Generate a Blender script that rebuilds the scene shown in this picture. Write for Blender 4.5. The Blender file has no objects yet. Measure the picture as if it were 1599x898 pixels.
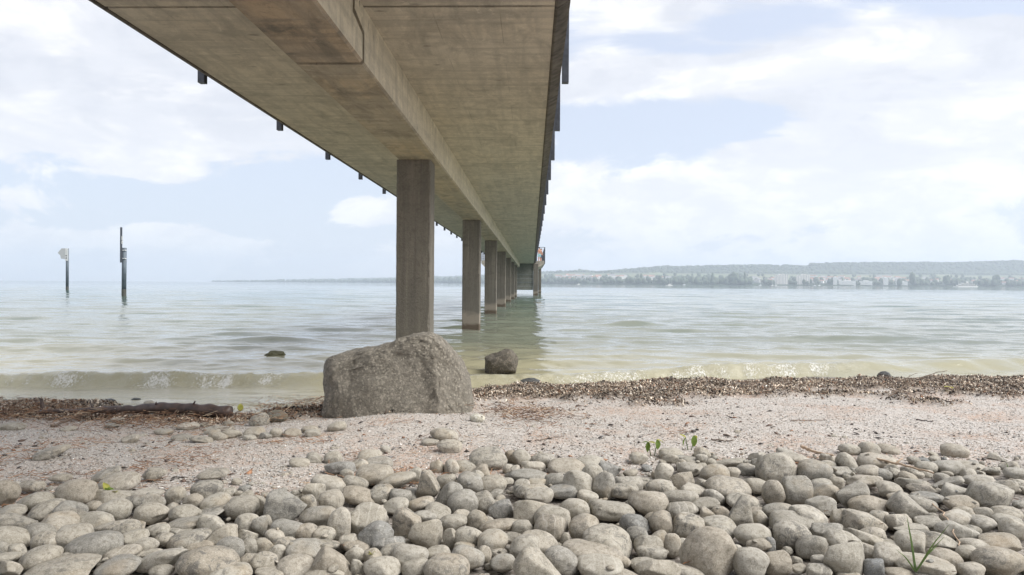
import bpy, bmesh, math, random
import numpy as np
from mathutils import Matrix, Vector, noise as mnoise

# ------------------------------------------------------------------ camera, world, sun, exposure
S = bpy.context.scene
COL = S.collection
R = math.radians
rng = np.random.default_rng(7)
random.seed(7)
FPX, PW, PH = 1200.0, 1599.0, 898.0
CAMZ = 1.2
cd = bpy.data.cameras.new('camera'); cam = bpy.data.objects.new('camera', cd); COL.objects.link(cam)
cd.sensor_width = 36.0; cd.lens = 36.0 * FPX / PW; cd.clip_start = 0.05; cd.clip_end = 40000
CR = Matrix.Rotation(R(1.5), 3, 'Z') @ Matrix.Rotation(R(90 - 0.29), 3, 'X') @ Matrix.Rotation(R(0.38), 3, 'Z')
cam.matrix_world = Matrix.Translation((0, 0, CAMZ)) @ CR.to_4x4()
S.camera = cam
S.render.resolution_x = 1024; S.render.resolution_y = 575

SUN_EL, SUN_AZ = R(46), R(102)          # azimuth measured clockwise from +Y (the look direction)
w = bpy.data.worlds.new('World'); S.world = w; w.use_nodes = True
nt = w.node_tree; nt.nodes.clear()
def N(t, typ, **kw):
    n = t.nodes.new(typ)
    for k, v in kw.items(): setattr(n, k, v)
    return n
def ray(px, py):
    return (CR @ Vector(((px - PW/2) / FPX, -(py - PH/2) / FPX, -1.0))).normalized()

class G:
    """small helper to write node graphs"""
    def __init__(s, t): s.t = t
    def link(s, a, b): s.t.links.new(a, b)
    def _in(s, sock, v):
        if isinstance(v, bpy.types.NodeSocket): s.link(v, sock)
        elif v is not None: sock.default_value = v
    def math(s, op, a, b=None, c=None, clamp=False):
        n = N(s.t, 'ShaderNodeMath', operation=op, use_clamp=clamp)
        for i, v in enumerate((a, b, c)): s._in(n.inputs[i], v)
        return n.outputs[0]
    def vmath(s, op, a, b=None, sc=None):
        n = N(s.t, 'ShaderNodeVectorMath', operation=op)
        s._in(n.inputs[0], a)
        if b is not None: s._in(n.inputs[1], b)
        if sc is not None: s._in(n.inputs[3], sc)
        return n.outputs['Value'] if op in ('DOT_PRODUCT', 'LENGTH', 'DISTANCE') else n.outputs[0]
    def noise(s, vec, scale, detail=4, rough=.55, dist=0, out='Fac'):
        n = N(s.t, 'ShaderNodeTexNoise'); s._in(n.inputs['Vector'], vec)
        n.inputs['Scale'].default_value = scale; n.inputs['Detail'].default_value = detail
        n.inputs['Roughness'].default_value = rough; n.inputs['Distortion'].default_value = dist
        return n.outputs[out]
    def vor(s, vec, scale, feature='F1', out='Distance', rand=1.0):
        n = N(s.t, 'ShaderNodeTexVoronoi', feature=feature); s._in(n.inputs['Vector'], vec)
        n.inputs['Scale'].default_value = scale; n.inputs['Randomness'].default_value = rand
        return n.outputs[out]
    def ramp(s, f, stops, interp='LINEAR'):
        n = N(s.t, 'ShaderNodeValToRGB'); s._in(n.inputs[0], f); cr = n.color_ramp; cr.interpolation = interp
        while len(cr.elements) < len(stops): cr.elements.new(0.5)
        for e, (p, c) in zip(cr.elements, stops):
            e.position = p; e.color = (c, c, c, 1) if isinstance(c, (int, float)) else (*c, 1)
        return n.outputs[0]
    def mix(s, f, a, b, mode='MIX'):
        n = N(s.t, 'ShaderNodeMix', data_type='RGBA', blend_type=mode)
        s._in(n.inputs['Factor'], f)
        for i, v in ((6, a), (7, b)):
            if isinstance(v, tuple): v = (*v, 1) if len(v) == 3 else v
            s._in(n.inputs[i], v)
        return n.outputs[2]
    def mapr(s, v, a, b, c=0., d=1., smooth=False):
        n = N(s.t, 'ShaderNodeMapRange', interpolation_type='SMOOTHSTEP' if smooth else 'LINEAR')
        s._in(n.inputs[0], v)
        for i, k in enumerate((a, b, c, d)): n.inputs[i+1].default_value = k
        return n.outputs[0]
    def mapping(s, vec, loc=(0,0,0), rot=(0,0,0), sc=(1,1,1)):
        n = N(s.t, 'ShaderNodeMapping'); s._in(n.inputs[0], vec)
        n.inputs[1].default_value = loc; n.inputs[2].default_value = rot; n.inputs[3].default_value = sc
        return n.outputs[0]
    def attr(s, name, out='Fac'):
        n = N(s.t, 'ShaderNodeAttribute'); n.attribute_name = name; return n.outputs[out]

g = G(nt)
tc = N(nt, 'ShaderNodeTexCoord').outputs['Generated']
D_ = g.vmath('NORMALIZE', tc)
sep = N(nt, 'ShaderNodeSeparateXYZ'); g.link(D_, sep.inputs[0])
dx, dy, dz = sep.outputs
sky = N(nt, 'ShaderNodeTexSky', sky_type='NISHITA'); sky.sun_disc = False
sky.sun_elevation = SUN_EL; sky.sun_rotation = SUN_AZ; sky.air_density = 1.0; sky.dust_density = 1.5
nish = g.vmath('SCALE', sky.outputs[0], sc=0.13)
# bearing / elevation coordinates for clouds of the right stretched look
den = g.math('ADD', g.math('MAXIMUM', dz, 0.0), 0.16)
cu = g.math('DIVIDE', dx, den); cv = g.math('DIVIDE', dy, den)
cmb = N(nt, 'ShaderNodeCombineXYZ'); g.link(cu, cmb.inputs[0]); g.link(cv, cmb.inputs[1])
plane = cmb.outputs[0]
n1 = g.noise(g.mapping(plane, loc=(3.1, 1.4, 0), sc=(.55, .8, 1)), 1.5, 7, .56, .5)      # big soft sheets
n2 = g.noise(g.mapping(D_, loc=(1.0, 4.0, .3), sc=(1, 1, 2.2)), 6.5, 10, .63, .35)        # cumulus puffs
n3 = g.noise(g.mapping(D_, loc=(9, 2, 0), sc=(1, 1, 3.2)), 4.2, 8, .6, .5)
def patch(px, py, rx, ry, k):
    """soft ellipse round a sky direction (fixed in the world): biases the cloud cover there"""
    d = ray(px, py)
    r_ = Vector((d.y, -d.x, 0)).normalized(); u_ = r_.cross(d)
    a = g.math('DIVIDE', g.vmath('DOT_PRODUCT', D_, tuple(r_)), rx)
    b = g.math('DIVIDE', g.vmath('DOT_PRODUCT', D_, tuple(u_)), ry)
    q = g.math('ADD', g.math('MULTIPLY', a, a), g.math('MULTIPLY', b, b))
    front = g.math('GREATER_THAN', g.vmath('DOT_PRODUCT', D_, tuple(d)), 0.0)
    return g.math('MULTIPLY', g.math('MULTIPLY', g.math('POWER', 2.718, g.math('MULTIPLY', q, -1.0)), front), k)
def addall(*a):
    r = a[0]
    for x in a[1:]: r = g.math('ADD', r, x)
    return r
low = g.mapr(dz, .02, .33, 1, 0, True)
cover = g.math('ADD', g.math('MULTIPLY', n2, low), g.math('MULTIPLY', n1, g.math('SUBTRACT', 1.0, low)))
cover = addall(cover, g.mapr(dz, 0, 1, .035, .035),
    patch(1130, 200, .16, .040, -.27), patch(930, 210, .09, .045, -.16),
    patch(1330, 250, .16, .075, .13), patch(1500, 150, .14, .07, .13), patch(1180, 300, .16, .05, .10),
    patch(1350, 110, .25, .035, .16), patch(950, 60, .1, .06, .12),
    patch(420, 290, .22, .05, -.17), patch(300, 345, .5, .03, -.05), patch(150, 240, .2, .02, .10),
    patch(565, 330, .05, .022, .32), patch(250, 372, .045, .014, .30), patch(60, 372, .10, .010, .2),
    patch(100, 100, .3, .08, .10), patch(320, 232, .035, .01, .22), patch(240, 268, .06, .012, .18),
    patch(860, 345, .09, .03, .1), patch(1560, 330, .1, .04, -.04))
mask = g.mapr(cover, .468, .545, 0, 1, True)
shade = g.mapr(g.math('ADD', n3, addall(patch(1330, 60, .3, .05, .14), patch(150, 110, .3, .05, .10), patch(1370, 260, .06, .02, .08))), .44, .62, 0, 1, True)
shade = g.math('MULTIPLY', shade, g.mapr(dz, .02, .2, .25, 1))
puff = g.mapr(g.noise(g.mapping(D_, loc=(2, 7, 1), sc=(1, 1, 1.8)), 17, 6, .62, .3), .38, .62, 0, 1, True)
cloud = g.mix(shade, g.mix(puff, (1.08, 1.06, 1.04), (.89, .89, .92)), g.mix(puff, (.72, .74, .80), (.80, .815, .865)))
blue = g.mix(.66, nish, (.77, .82, .96))
hz = g.mapr(dz, 0, .09, 1, 0, True)
blue = g.mix(g.math('MULTIPLY', hz, .5), blue, (.80, .83, .91))
skycol = g.mix(g.math('MULTIPLY', mask, .93), blue, cloud)
skycol = g.mix(g.mapr(dz, 0, .05, .55, 0, True), skycol, (.86, .875, .92))
below = g.math('LESS_THAN', dz, 0.0)
skycol = g.mix(below, skycol, (.45, .47, .45))
bg = N(nt, 'ShaderNodeBackground'); g.link(skycol, bg.inputs[0]); bg.inputs[1].default_value = 0.615
wo = N(nt, 'ShaderNodeOutputWorld'); g.link(bg.outputs[0], wo.inputs[0])

sl = bpy.data.lights.new('sun', 'SUN'); so = bpy.data.objects.new('sun', sl); COL.objects.link(so)
sl.energy = 2.8; sl.angle = R(42); sl.color = (1.0, .965, .91)
sdir = Vector((math.sin(SUN_AZ)*math.cos(SUN_EL), math.cos(SUN_AZ)*math.cos(SUN_EL), math.sin(SUN_EL)))
so.rotation_euler = sdir.to_track_quat('Z', 'Y').to_euler()
S.view_settings.view_transform = 'Standard'; S.view_settings.look = 'None'
S.view_settings.gamma = 1.0; S.view_settings.use_curve_mapping = False
S.view_settings.exposure = 0.87
try:
    S.cycles.max_bounces = 8; S.cycles.diffuse_bounces = 5; S.cycles.volume_bounces = 2
except Exception: pass

# ------------------------------------------------------------------ helpers
def tag(o, label=None, cat=None, group=None, kind=None):
    if label: o['label'] = label
    if cat: o['category'] = cat
    if group: o['group'] = group
    if kind: o['kind'] = kind
    return o
def empty(name, loc):
    o = bpy.data.objects.new(name, None); o.location = loc; COL.objects.link(o); o.empty_display_size = .1
    return o
def mk(name, V, F, mats, parent=None, smooth=False, loc=None, fmat=None):
    """V in world coordinates (or local to loc); parent must be an Empty / object with known location"""
    me = bpy.data.meshes.new(name)
    V = np.asarray(V, dtype=np.float64)
    if isinstance(F, np.ndarray):
        nf, k = F.shape
        me.vertices.add(len(V)); me.vertices.foreach_set('co', V.astype(np.float32).ravel())
        me.loops.add(nf*k); me.loops.foreach_set('vertex_index', F.astype(np.int32).ravel())
        me.polygons.add(nf); me.polygons.foreach_set('loop_start', np.arange(0, nf*k, k, dtype=np.int32))
        me.polygons.foreach_set('loop_total', np.full(nf, k, dtype=np.int32))
        me.update(calc_edges=True)
    else:
        me.from_pydata([tuple(v) for v in V], [], F); me.update()
    me.validate()
    for m in (mats if isinstance(mats, (list, tuple)) else [mats]): me.materials.append(m)
    if fmat is not None: me.polygons.foreach_set('material_index', np.asarray(fmat, dtype=np.int32))
    if smooth: me.polygons.foreach_set('use_smooth', np.ones(len(me.polygons), dtype=bool))
    o = bpy.data.objects.new(name, me); COL.objects.link(o)
    if loc is not None: o.location = loc
    if parent is not None:
        o.parent = parent
        L = Vector(parent.location)
        if parent.parent is not None: L = L + Vector(parent.parent.location)
        if loc is None: o.location = -L            # geometry given in world coordinates
    return o
def fattr(me, name, arr):
    a = me.attributes.new(name, 'FLOAT', 'POINT'); a.data.foreach_set('value', np.asarray(arr, dtype=np.float32))
def cattr(me, name, arr):
    a = me.attributes.new(name, 'FLOAT_COLOR', 'POINT')
    c = np.ones((len(arr), 4), dtype=np.float32); c[:, :3] = arr; a.data.foreach_set('color', c.ravel())
class MB:
    def __init__(s): s.V = []; s.F = []; s.M = []
    def add(s, V, F, m=0):
        b = len(s.V); s.V += [tuple(v) for v in V]; s.F += [tuple(i+b for i in f) for f in F]; s.M += [m]*len(F); return s
    def box(s, x0, x1, y0, y1, z0, z1, m=0):
        return s.add([(x0,y0,z0),(x1,y0,z0),(x1,y1,z0),(x0,y1,z0),(x0,y0,z1),(x1,y0,z1),(x1,y1,z1),(x0,y1,z1)],
                     [(0,3,2,1),(4,5,6,7),(0,1,5,4),(1,2,6,5),(2,3,7,6),(3,0,4,7)], m)
    def tube(s, pts, rad, n=8, m=0, cap=True):
        pts = [Vector(p) for p in pts]
        if not isinstance(rad, (list, tuple)): rad = [rad]*len(pts)
        rings = []
        for i, p in enumerate(pts):
            t = (pts[min(i+1, len(pts)-1)] - pts[max(i-1, 0)]).normalized()
            a = t.cross(Vector((0.13, .21, 1))); a = a.normalized() if a.length > 1e-4 else Vector((1,0,0)); b = t.cross(a)
            rings.append([p + (a*math.cos(2*math.pi*k/n) + b*math.sin(2*math.pi*k/n))*rad[i] for k in range(n)])
        V = [v for r in rings for v in r]; F = []
        for i in range(len(pts)-1):
            for k in range(n):
                F.append((i*n+k, i*n+(k+1) % n, (i+1)*n+(k+1) % n, (i+1)*n+k))
        if cap: F.append(tuple(range(n))[::-1]); F.append(tuple((len(pts)-1)*n+k for k in range(n)))
        return s.add(V, F, m)
    def prism(s, poly, axis, a, b, m=0):
        """poly: list of 2D points; axis 'y': poly in XZ extruded along Y; 'x': poly in YZ extruded along X; 'z': XY along Z"""
        f = {'y': lambda p, t: (p[0], t, p[1]), 'x': lambda p, t: (t, p[0], p[1]), 'z': lambda p, t: (p[0], p[1], t)}[axis]
        n = len(poly); V = [f(p, a) for p in poly] + [f(p, b) for p in poly]
        F = [tuple(range(n)), tuple(range(2*n-1, n-1, -1))] + [(i, i+n, (i+1) % n + n, (i+1) % n) for i in range(n)]
        return s.add(V, F, m)
    def build(s, name, mats, parent=None, smooth=False, recalc=True):
        o = mk(name, s.V, s.F, mats, parent, smooth, fmat=s.M)
        if recalc:
            bm = bmesh.new(); bm.from_mesh(o.data); bmesh.ops.recalc_face_normals(bm, faces=bm.faces); bm.to_mesh(o.data); bm.free()
        return o
def ico(sub):
    bm = bmesh.new(); bmesh.ops.create_icosphere(bm, subdivisions=sub, radius=1)
    V = np.array([v.co[:] for v in bm.verts]); F = np.array([[v.index for v in f.verts] for f in bm.faces]); bm.free()
    return V, F
ICO = {k: ico(k) for k in (1, 2, 3, 4, 5, 6)}
def vnoise(P, scale, seed=0.0):
    out = np.empty(len(P)); sh = Vector((seed*7.13, seed*3.7, seed*1.9))
    for i, p in enumerate(P): out[i] = mnoise.noise(Vector(p)*scale + sh)
    return out
def fbm(P, scale, seed=0., octv=4, gain=.5):
    o = np.zeros(len(P)); a = 1.
    for k in range(octv): o += a*vnoise(P, scale*2**k, seed+k*5.3); a *= gain
    return o
def grid_noise(X, Y, cell, seed):
    """fast value noise on arrays"""
    r = np.random.default_rng(seed); T = r.random((256, 256))
    x = X/cell; y = Y/cell; xi = np.floor(x).astype(int); yi = np.floor(y).astype(int)
    fx = x-xi; fy = y-yi; fx = fx*fx*(3-2*fx); fy = fy*fy*(3-2*fy)
    a = T[xi & 255, yi & 255]; b = T[(xi+1) & 255, yi & 255]; c = T[xi & 255, (yi+1) & 255]; d = T[(xi+1) & 255, (yi+1) & 255]
    return (a*(1-fx)+b*fx)*(1-fy)+(c*(1-fx)+d*fx)*fy - .5
def sstep(a, b, x):
    t = np.clip((x-a)/(b-a), 0, 1); return t*t*(3-2*t)

# ------------------------------------------------------------------ materials
def newmat(name):
    m = bpy.data.materials.new(name); m.use_nodes = True; t = m.node_tree
    b = t.nodes['Principled BSDF']; return m, G(t), b
def bump(g_, b, h, strength, dist):
    n = N(g_.t, 'ShaderNodeBump'); n.inputs['Strength'].default_value = strength; n.inputs['Distance'].default_value = dist
    g_.link(h, n.inputs['Height']); g_.link(n.outputs[0], b.inputs['Normal']); return n
def plain(name, c, rough=.7, metal=0., var=.25, scale=6.):
    m, g_, b = newmat(name)
    co = N(g_.t, 'ShaderNodeTexCoord').outputs['Object']
    n = g_.noise(co, scale, 5, .6)
    c2 = tuple(x*(1-var) for x in c); c3 = tuple(min(1, x*(1+var)) for x in c)
    g_.link(g_.ramp(n, [(.3, c2), (.7, c3)]), b.inputs['Base Color'])
    b.inputs['Roughness'].default_value = rough; b.inputs['Metallic'].default_value = metal
    return m
def geo_pos(g_): return N(g_.t, 'ShaderNodeNewGeometry').outputs['Position']

def concrete(name, base, warm, stainy, boards='y', lines=True):
    m, g_, b = newmat(name)
    P = geo_pos(g_)
    big = g_.noise(P, .55, 6, .62, .6)
    mid = g_.noise(g_.mapping(P, sc=(1, .45, 1)), 3.2, 7, .68, .8)
    fine = g_.noise(P, 55, 5, .7)
    streak = g_.noise(g_.mapping(P, sc=(6.0, .35, 6.0) if boards == 'y' else (7, 7, .35)), 1.6, 5, .6, .2)
    cross = g_.noise(g_.mapping(P, sc=(.5, 5, 1)), 1.7, 6, .6, .3)
    c = g_.mix(g_.mapr(big, .35, .65), base, warm)
    c = g_.mix(g_.math('MULTIPLY', g_.mapr(streak, .45, .6), .65), c, tuple(x*.72 for x in base))
    if boards == 'y': c = g_.mix(g_.math('MULTIPLY', g_.mapr(cross, .47, .62), .7), c, tuple(x*.62 for x in base))
    c = g_.mix(g_.math('MULTIPLY', g_.mapr(mid, .47, .66), stainy), c, (.105, .095, .08))
    # dark elongated pocks
    v = g_.vor(g_.mapping(P, sc=(1, 2.2, 0 if lines else 1)), 3.4)
    keep = g_.vor(g_.mapping(P, sc=(1, 2.2, 0 if lines else 1)), 3.4, out='Color')
    sp = N(g_.t, 'ShaderNodeSeparateColor'); g_.link(keep, sp.inputs[0])
    pk = g_.math('MULTIPLY', g_.mapr(g_.math('ADD', v, g_.math('MULTIPLY', g_.math('SUBTRACT', g_.noise(P, 14, 3), .5), .25)), 0.06, .19, 1, 0),
                 g_.math('GREATER_THAN', sp.outputs[0], .66))
    c = g_.mix(g_.math('MULTIPLY', pk, .85), c, (.13, .12, .105))
    P0 = g_.mapping(P, sc=(1, 1.5, 0 if lines else 1)); v2 = g_.vor(P0, 17); k2 = g_.vor(P0, 17, out='Color'); sp2 = N(g_.t, 'ShaderNodeSeparateColor'); g_.link(k2, sp2.inputs[0])
    pk2 = g_.math('MULTIPLY', g_.mapr(v2, .05, .16, 1, 0), g_.math('GREATER_THAN', sp2.outputs[0], .8))
    c = g_.mix(g_.math('MULTIPLY', pk2, .55), c, (.09, .085, .075))
    sc_ = g_.noise(g_.mapping(P, loc=(5, 3, 0), sc=(1, .6, 1)), 9, 8, .78, .6)
    c = g_.mix(g_.math('MULTIPLY', g_.mapr(sc_, .52, .64), .55), c, tuple(x*.5 for x in base))
    c = g_.mix(g_.math('MULTIPLY', g_.mapr(sc_, .44, .34), .5), c, tuple(min(1, x*1.35) for x in base))
    h = g_.math('ADD', g_.math('MULTIPLY', fine, .5), g_.math('MULTIPLY', mid, .7))
    if lines:
        sx = N(g_.t, 'ShaderNodeSeparateXYZ'); g_.link(P, sx.inputs[0])
        fx = g_.math('FRACT', g_.math('MULTIPLY', g_.math('ADD', sx.outputs[0], g_.math('MULTIPLY', mid, .004)), 1/.52))
        ln = g_.math('LESS_THAN', g_.math('ABSOLUTE', g_.math('SUBTRACT', fx, .5)), .008)
        ln = g_.math('MULTIPLY', ln, g_.mapr(g_.noise(P, 1.3, 3), .45, .6))
        fy = g_.math('FRACT', g_.math('MULTIPLY', g_.math('ADD', sx.outputs[1], g_.math('MULTIPLY', mid, .01)), 1/2.44))
        ly = g_.math('LESS_THAN', g_.math('ABSOLUTE', g_.math('SUBTRACT', fy, .5)), .004)
        ly = g_.math('MULTIPLY', ly, g_.mapr(g_.noise(P, .9, 3), .4, .6))
        l2 = g_.math('MAXIMUM', ln, ly)
        c = g_.mix(g_.math('MULTIPLY', l2, .42), c, (.12, .11, .09))
        h = g_.math('SUBTRACT', h, g_.math('MULTIPLY', l2, .6))
    c = g_.mix(.22, c, g_.ramp(fine, [(.25, tuple(x*.6 for x in base)), (.75, tuple(min(1, x*1.25) for x in base))]))
    g_.link(c, b.inputs['Base Color']); b.inputs['Roughness'].default_value = .86
    bump(g_, b, h, .55, .012)
    return m
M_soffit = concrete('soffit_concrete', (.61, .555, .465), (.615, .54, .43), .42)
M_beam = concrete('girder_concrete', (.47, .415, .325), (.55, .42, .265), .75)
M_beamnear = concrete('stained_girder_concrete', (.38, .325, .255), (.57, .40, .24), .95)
M_web = concrete('sidelit_girder_concrete', (.74, .67, .53), (.74, .665, .52), .20, lines=False)  # girder sides painted paler than the underside, imitating sky light from the right

def column_mat():
    m, g_, b = newmat('column_concrete')
    P = geo_pos(g_); sx = N(g_.t, 'ShaderNodeSeparateXYZ'); g_.link(P, sx.inputs[0]); z = sx.outputs[2]
    v = g_.noise(g_.mapping(P, sc=(9, 9, .8)), 1.3, 6, .65, .3)
    big = g_.noise(P, 2.1, 6, .65, .5); fine = g_.noise(P, 48, 5, .72)
    c = g_.mix(g_.mapr(v, .36, .66), (.155, .14, .12), (.23, .205, .17))
    c = g_.mix(g_.math('MULTIPLY', g_.mapr(big, .45, .68), .6), c, (.155, .145, .12))
    dr = g_.noise(g_.mapping(P, loc=(3, 1, 0), sc=(16, 16, .35)), 1.2, 5, .6, .2)
    c = g_.mix(g_.mapr(dr, .54, .66, 0, .55), c, (.085, .08, .068))
    c = g_.mix(g_.mapr(dr, .42, .34, 0, .45), c, (.36, .33, .27))
    c = g_.mix(g_.mapr(g_.noise(P, 7, 7, .72, .8), .52, .64, 0, .6), c, (.10, .09, .075))
    zz = g_.math('ADD', z, g_.math('MULTIPLY', g_.math('SUBTRACT', big, .5), .35))
    c = g_.mix(g_.mapr(zz, 1.45, .95, 0, .55), c, (.11, .105, .09))           # damp algae growth
    c = g_.mix(g_.mapr(zz, .48, .36, 0, .7), c, (.36, .31, .25))            # lime crust splash line
    c = g_.mix(g_.mapr(zz, .20, .12, 0, .92), c, (.07, .042, .022))
    c = g_.mix(g_.math('MULTIPLY', g_.mapr(g_.vor(P, 22), .06, .2, 1, 0), .5), c, (.08, .075, .065))
    c = g_.mix(.22, c, g_.ramp(fine, [(.3, (.05, .046, .04)), (.72, (.33, .30, .25))]))
    g_.link(c, b.inputs['Base Color']); b.inputs['Roughness'].default_value = .9
    bump(g_, b, g_.math('ADD', fine, g_.math('MULTIPLY', big, .8)), .8, .015)
    return m
M_col = column_mat()
M_edge = plain('weathered_edge_concrete', (.105, .092, .076), .9, 0, .55, 9)
M_steel = plain('dark_painted_steel', (.075, .083, .10), .5, .3, .25, 20)
M_gap = plain('joint_filler', (.03, .028, .025), .9)
M_wall = concrete('pierhead_wall_concrete', (.20, .21, .185), (.24, .24, .205), .5, lines=False)

def stone_mat(name='pebble_stone', dark=False):
    m, g_, b = newmat(name)
    gi = N(g_.t, 'ShaderNodeNewGeometry'); oi = N(g_.t, 'ShaderNodeObjectInfo')
    r = g_.math('FRACT', g_.math('ADD', g_.math('MULTIPLY', gi.outputs['Random Per Island'], 7.31), g_.math('MULTIPLY', oi.outputs['Random'], 5.77)))
    r2 = g_.math('FRACT', g_.math('MULTIPLY', r, 13.37)); r3 = g_.math('FRACT', g_.math('MULTIPLY', r, 41.7)); r4 = g_.math('FRACT', g_.math('MULTIPLY', r, 91.3))
    off = N(g_.t, 'ShaderNodeCombineXYZ'); g_.link(g_.math('MULTIPLY', r, 50), off.inputs[0]); g_.link(g_.math('MULTIPLY', r2, 50), off.inputs[1])
    P = g_.vmath('ADD', gi.outputs['Position'], off.outputs[0])
    if dark: base = g_.ramp(r, [(0, (.085, .08, .065)), (1, (.15, .14, .11))])
    else: base = g_.ramp(r, [(0, (.375, .352, .305)), (.2, (.47, .445, .39)), (.4, (.42, .388, .33)), (.55, (.33, .32, .292)), (.7, (.51, .478, .418)), (.82, (.375, .337, .28)), (.93, (.44, .412, .358)), (1, (.22, .23, .235))])
    n1 = g_.noise(P, 17, 6, .65, .4); n2 = g_.noise(P, 60, 6, .72, .2); n3 = g_.noise(P, 260, 4, .7)
    c = g_.mix(g_.mapr(n1, .35, .68), base, g_.mix(1.0, base, (.74, .73, .70), 'MULTIPLY'))
    c = g_.mix(g_.math('MULTIPLY', g_.mapr(n2, .48, .66), .85), c, g_.mix(1.0, base, (.46, .44, .40), 'MULTIPLY'))
    # lichen-dark blotches on some stones only
    st = g_.math('MULTIPLY', g_.mapr(g_.noise(P, 26, 7, .78, .9), .51, .58), g_.mapr(r3, .3, .9, 0, .85))
    c = g_.mix(st, c, (.13, .125, .115))
    # pale dusty speckle
    c = g_.mix(g_.math('MULTIPLY', g_.mapr(n3, .55, .66), .5), c, (.60, .57, .50))
    c = g_.mix(g_.math('MULTIPLY', g_.mapr(n3, .44, .35), .5), c, (.16, .145, .12))
    # mineral veins on a few
    w_ = N(g_.t, 'ShaderNodeTexWave'); w_.inputs['Scale'].default_value = 9; w_.inputs['Distortion'].default_value = 6; w_.inputs['Detail'].default_value = 3
    g_.link(P, w_.inputs['Vector'])
    c = g_.mix(g_.math('MULTIPLY', g_.mapr(w_.outputs['Fac'], .9, .98), g_.mapr(r4, .8, 1, 0, .45)), c, (.56, .53, .47))
    # ochre warmth
    c = g_.mix(g_.math('MULTIPLY', g_.mapr(g_.noise(P, 9, 3), .5, .7), g_.mapr(r2, .4, 1, 0, .4)), c, (.40, .31, .20))
    g_.link(c, b.inputs['Base Color']); b.inputs['Roughness'].default_value = .8
    b.inputs['Specular IOR Level'].default_value = .3
    h = g_.math('ADD', g_.math('MULTIPLY', n2, 1.0), g_.math('ADD', g_.math('MULTIPLY', n3, .45), g_.math('MULTIPLY', n1, .6)))
    bump(g_, b, h, .7, .007)
    return m
M_stone = stone_mat()
M_darkstone = stone_mat('wet_dark_stone', True)

def boulder_mat(name, a, bcol, wet=False):
    m, g_, b = newmat(name)
    P = geo_pos(g_)
    n1 = g_.noise(P, 3.0, 7, .65, .6); n2 = g_.noise(P, 22, 8, .75, .3); n3 = g_.noise(P, 130, 5, .75)
    c = g_.mix(g_.mapr(n1, .38, .64), a, bcol)
    c = g_.mix(g_.mapr(n2, .5, .66, 0, .75), c, tuple(x*.42 for x in a))
    c = g_.mix(g_.mapr(n2, .44, .34, 0, .5), c, tuple(min(1, x*1.9) for x in bcol))
    v = g_.vor(P, 70, out='Color'); sp = N(g_.t, 'ShaderNodeSeparateColor'); g_.link(v, sp.inputs[0])
    c = g_.mix(g_.math('MULTIPLY', g_.math('GREATER_THAN', sp.outputs[0], .78), .5), c, (.09, .085, .07))
    c = g_.mix(g_.math('MULTIPLY', g_.math('LESS_THAN', sp.outputs[1], .2), .45), c, tuple(min(1, x*2.2) for x in bcol))
    c = g_.mix(.35, c, g_.ramp(n3, [(.3, tuple(x*.45 for x in a)), (.7, tuple(min(1, x*1.7) for x in a))]))
    g_.link(c, b.inputs['Base Color']); b.inputs['Roughness'].default_value = .35 if wet else .92
    h = g_.math('ADD', g_.math('ADD', g_.math('MULTIPLY', n2, 1.), g_.math('MULTIPLY', n3, .35)), g_.math('MULTIPLY', n1, 1.))
    bump(g_, b, h, .9, .03)
    return m
M_boulder = boulder_mat('boulder_stone', (.19, .172, .14), (.26, .238, .20))
M_wetrock = boulder_mat('wet_rock', (.085, .075, .06), (.16, .14, .11))
M_blackrock = boulder_mat('wet_black_rock', (.035, .037, .035), (.06, .06, .055), True)
M_mossrock = boulder_mat('algae_rock', (.10, .10, .05), (.13, .12, .07))

def ground_mat():
    m, g_, b = newmat('shell_gravel')
    P = geo_pos(g_)
    P2 = g_.vmath('ADD', P, g_.vmath('SCALE', g_.noise(P, 40, 3, out='Color'), sc=.02))
    def cells(sc):
        v = g_.vor(P2, sc, out='Color'); s_ = N(g_.t, 'ShaderNodeSeparateColor'); g_.link(v, s_.inputs[0]); return s_.outputs
    c1 = cells(85); c2 = cells(210)
    stops = [(0, (.09, .075, .065)), (.06, (.26, .22, .19)), (.18, (.38, .31, .26)), (.40, (.44, .40, .36)), (.62, (.51, .475, .435)), (.82, (.60, .57, .53)), (.95, (.70, .68, .65)), (1, (.30, .32, .33))]
    a = g_.ramp(c1[0], stops); b_ = g_.ramp(c2[1], stops)
    c = g_.mix(.55, a, b_)
    red = g_.mapr(g_.noise(P, 1.7, 6, .65, .6), .48, .66, 0, .8)
    c = g_.mix(g_.math('MULTIPLY', red, g_.mapr(c1[2], .2, .8)), c, (.40, .225, .13))
    wr = g_.attr('wrack')
    br = g_.ramp(c1[1], [(0, (.025, .018, .013)), (.35, (.08, .055, .04)), (.65, (.18, .13, .09)), (.9, (.36, .28, .21)), (1, (.5, .44, .37))])
    c = g_.mix(wr, c, br)
    wet = g_.attr('wet')
    c = g_.mix(g_.math('MULTIPLY', wet, .75), c, (.09, .075, .055))
    st = g_.attr('bed')
    c = g_.mix(g_.math('MULTIPLY', st, .8), c, g_.ramp(c1[0], [(0, (.05, .045, .04)), (.6, (.16, .14, .12)), (1, (.34, .31, .27))]))
    g_.link(c, b.inputs['Base Color'])
    g_.link(g_.mapr(wet, 0, 1, .9, .25), b.inputs['Roughness'])
    h = g_.math('ADD', g_.math('MULTIPLY', c1[0], .8), g_.math('ADD', g_.math('MULTIPLY', c2[0], .5), g_.noise(P, 30, 5, .7)))
    bump(g_, b, h, .7, .008)
    return m
M_ground = ground_mat()

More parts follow.
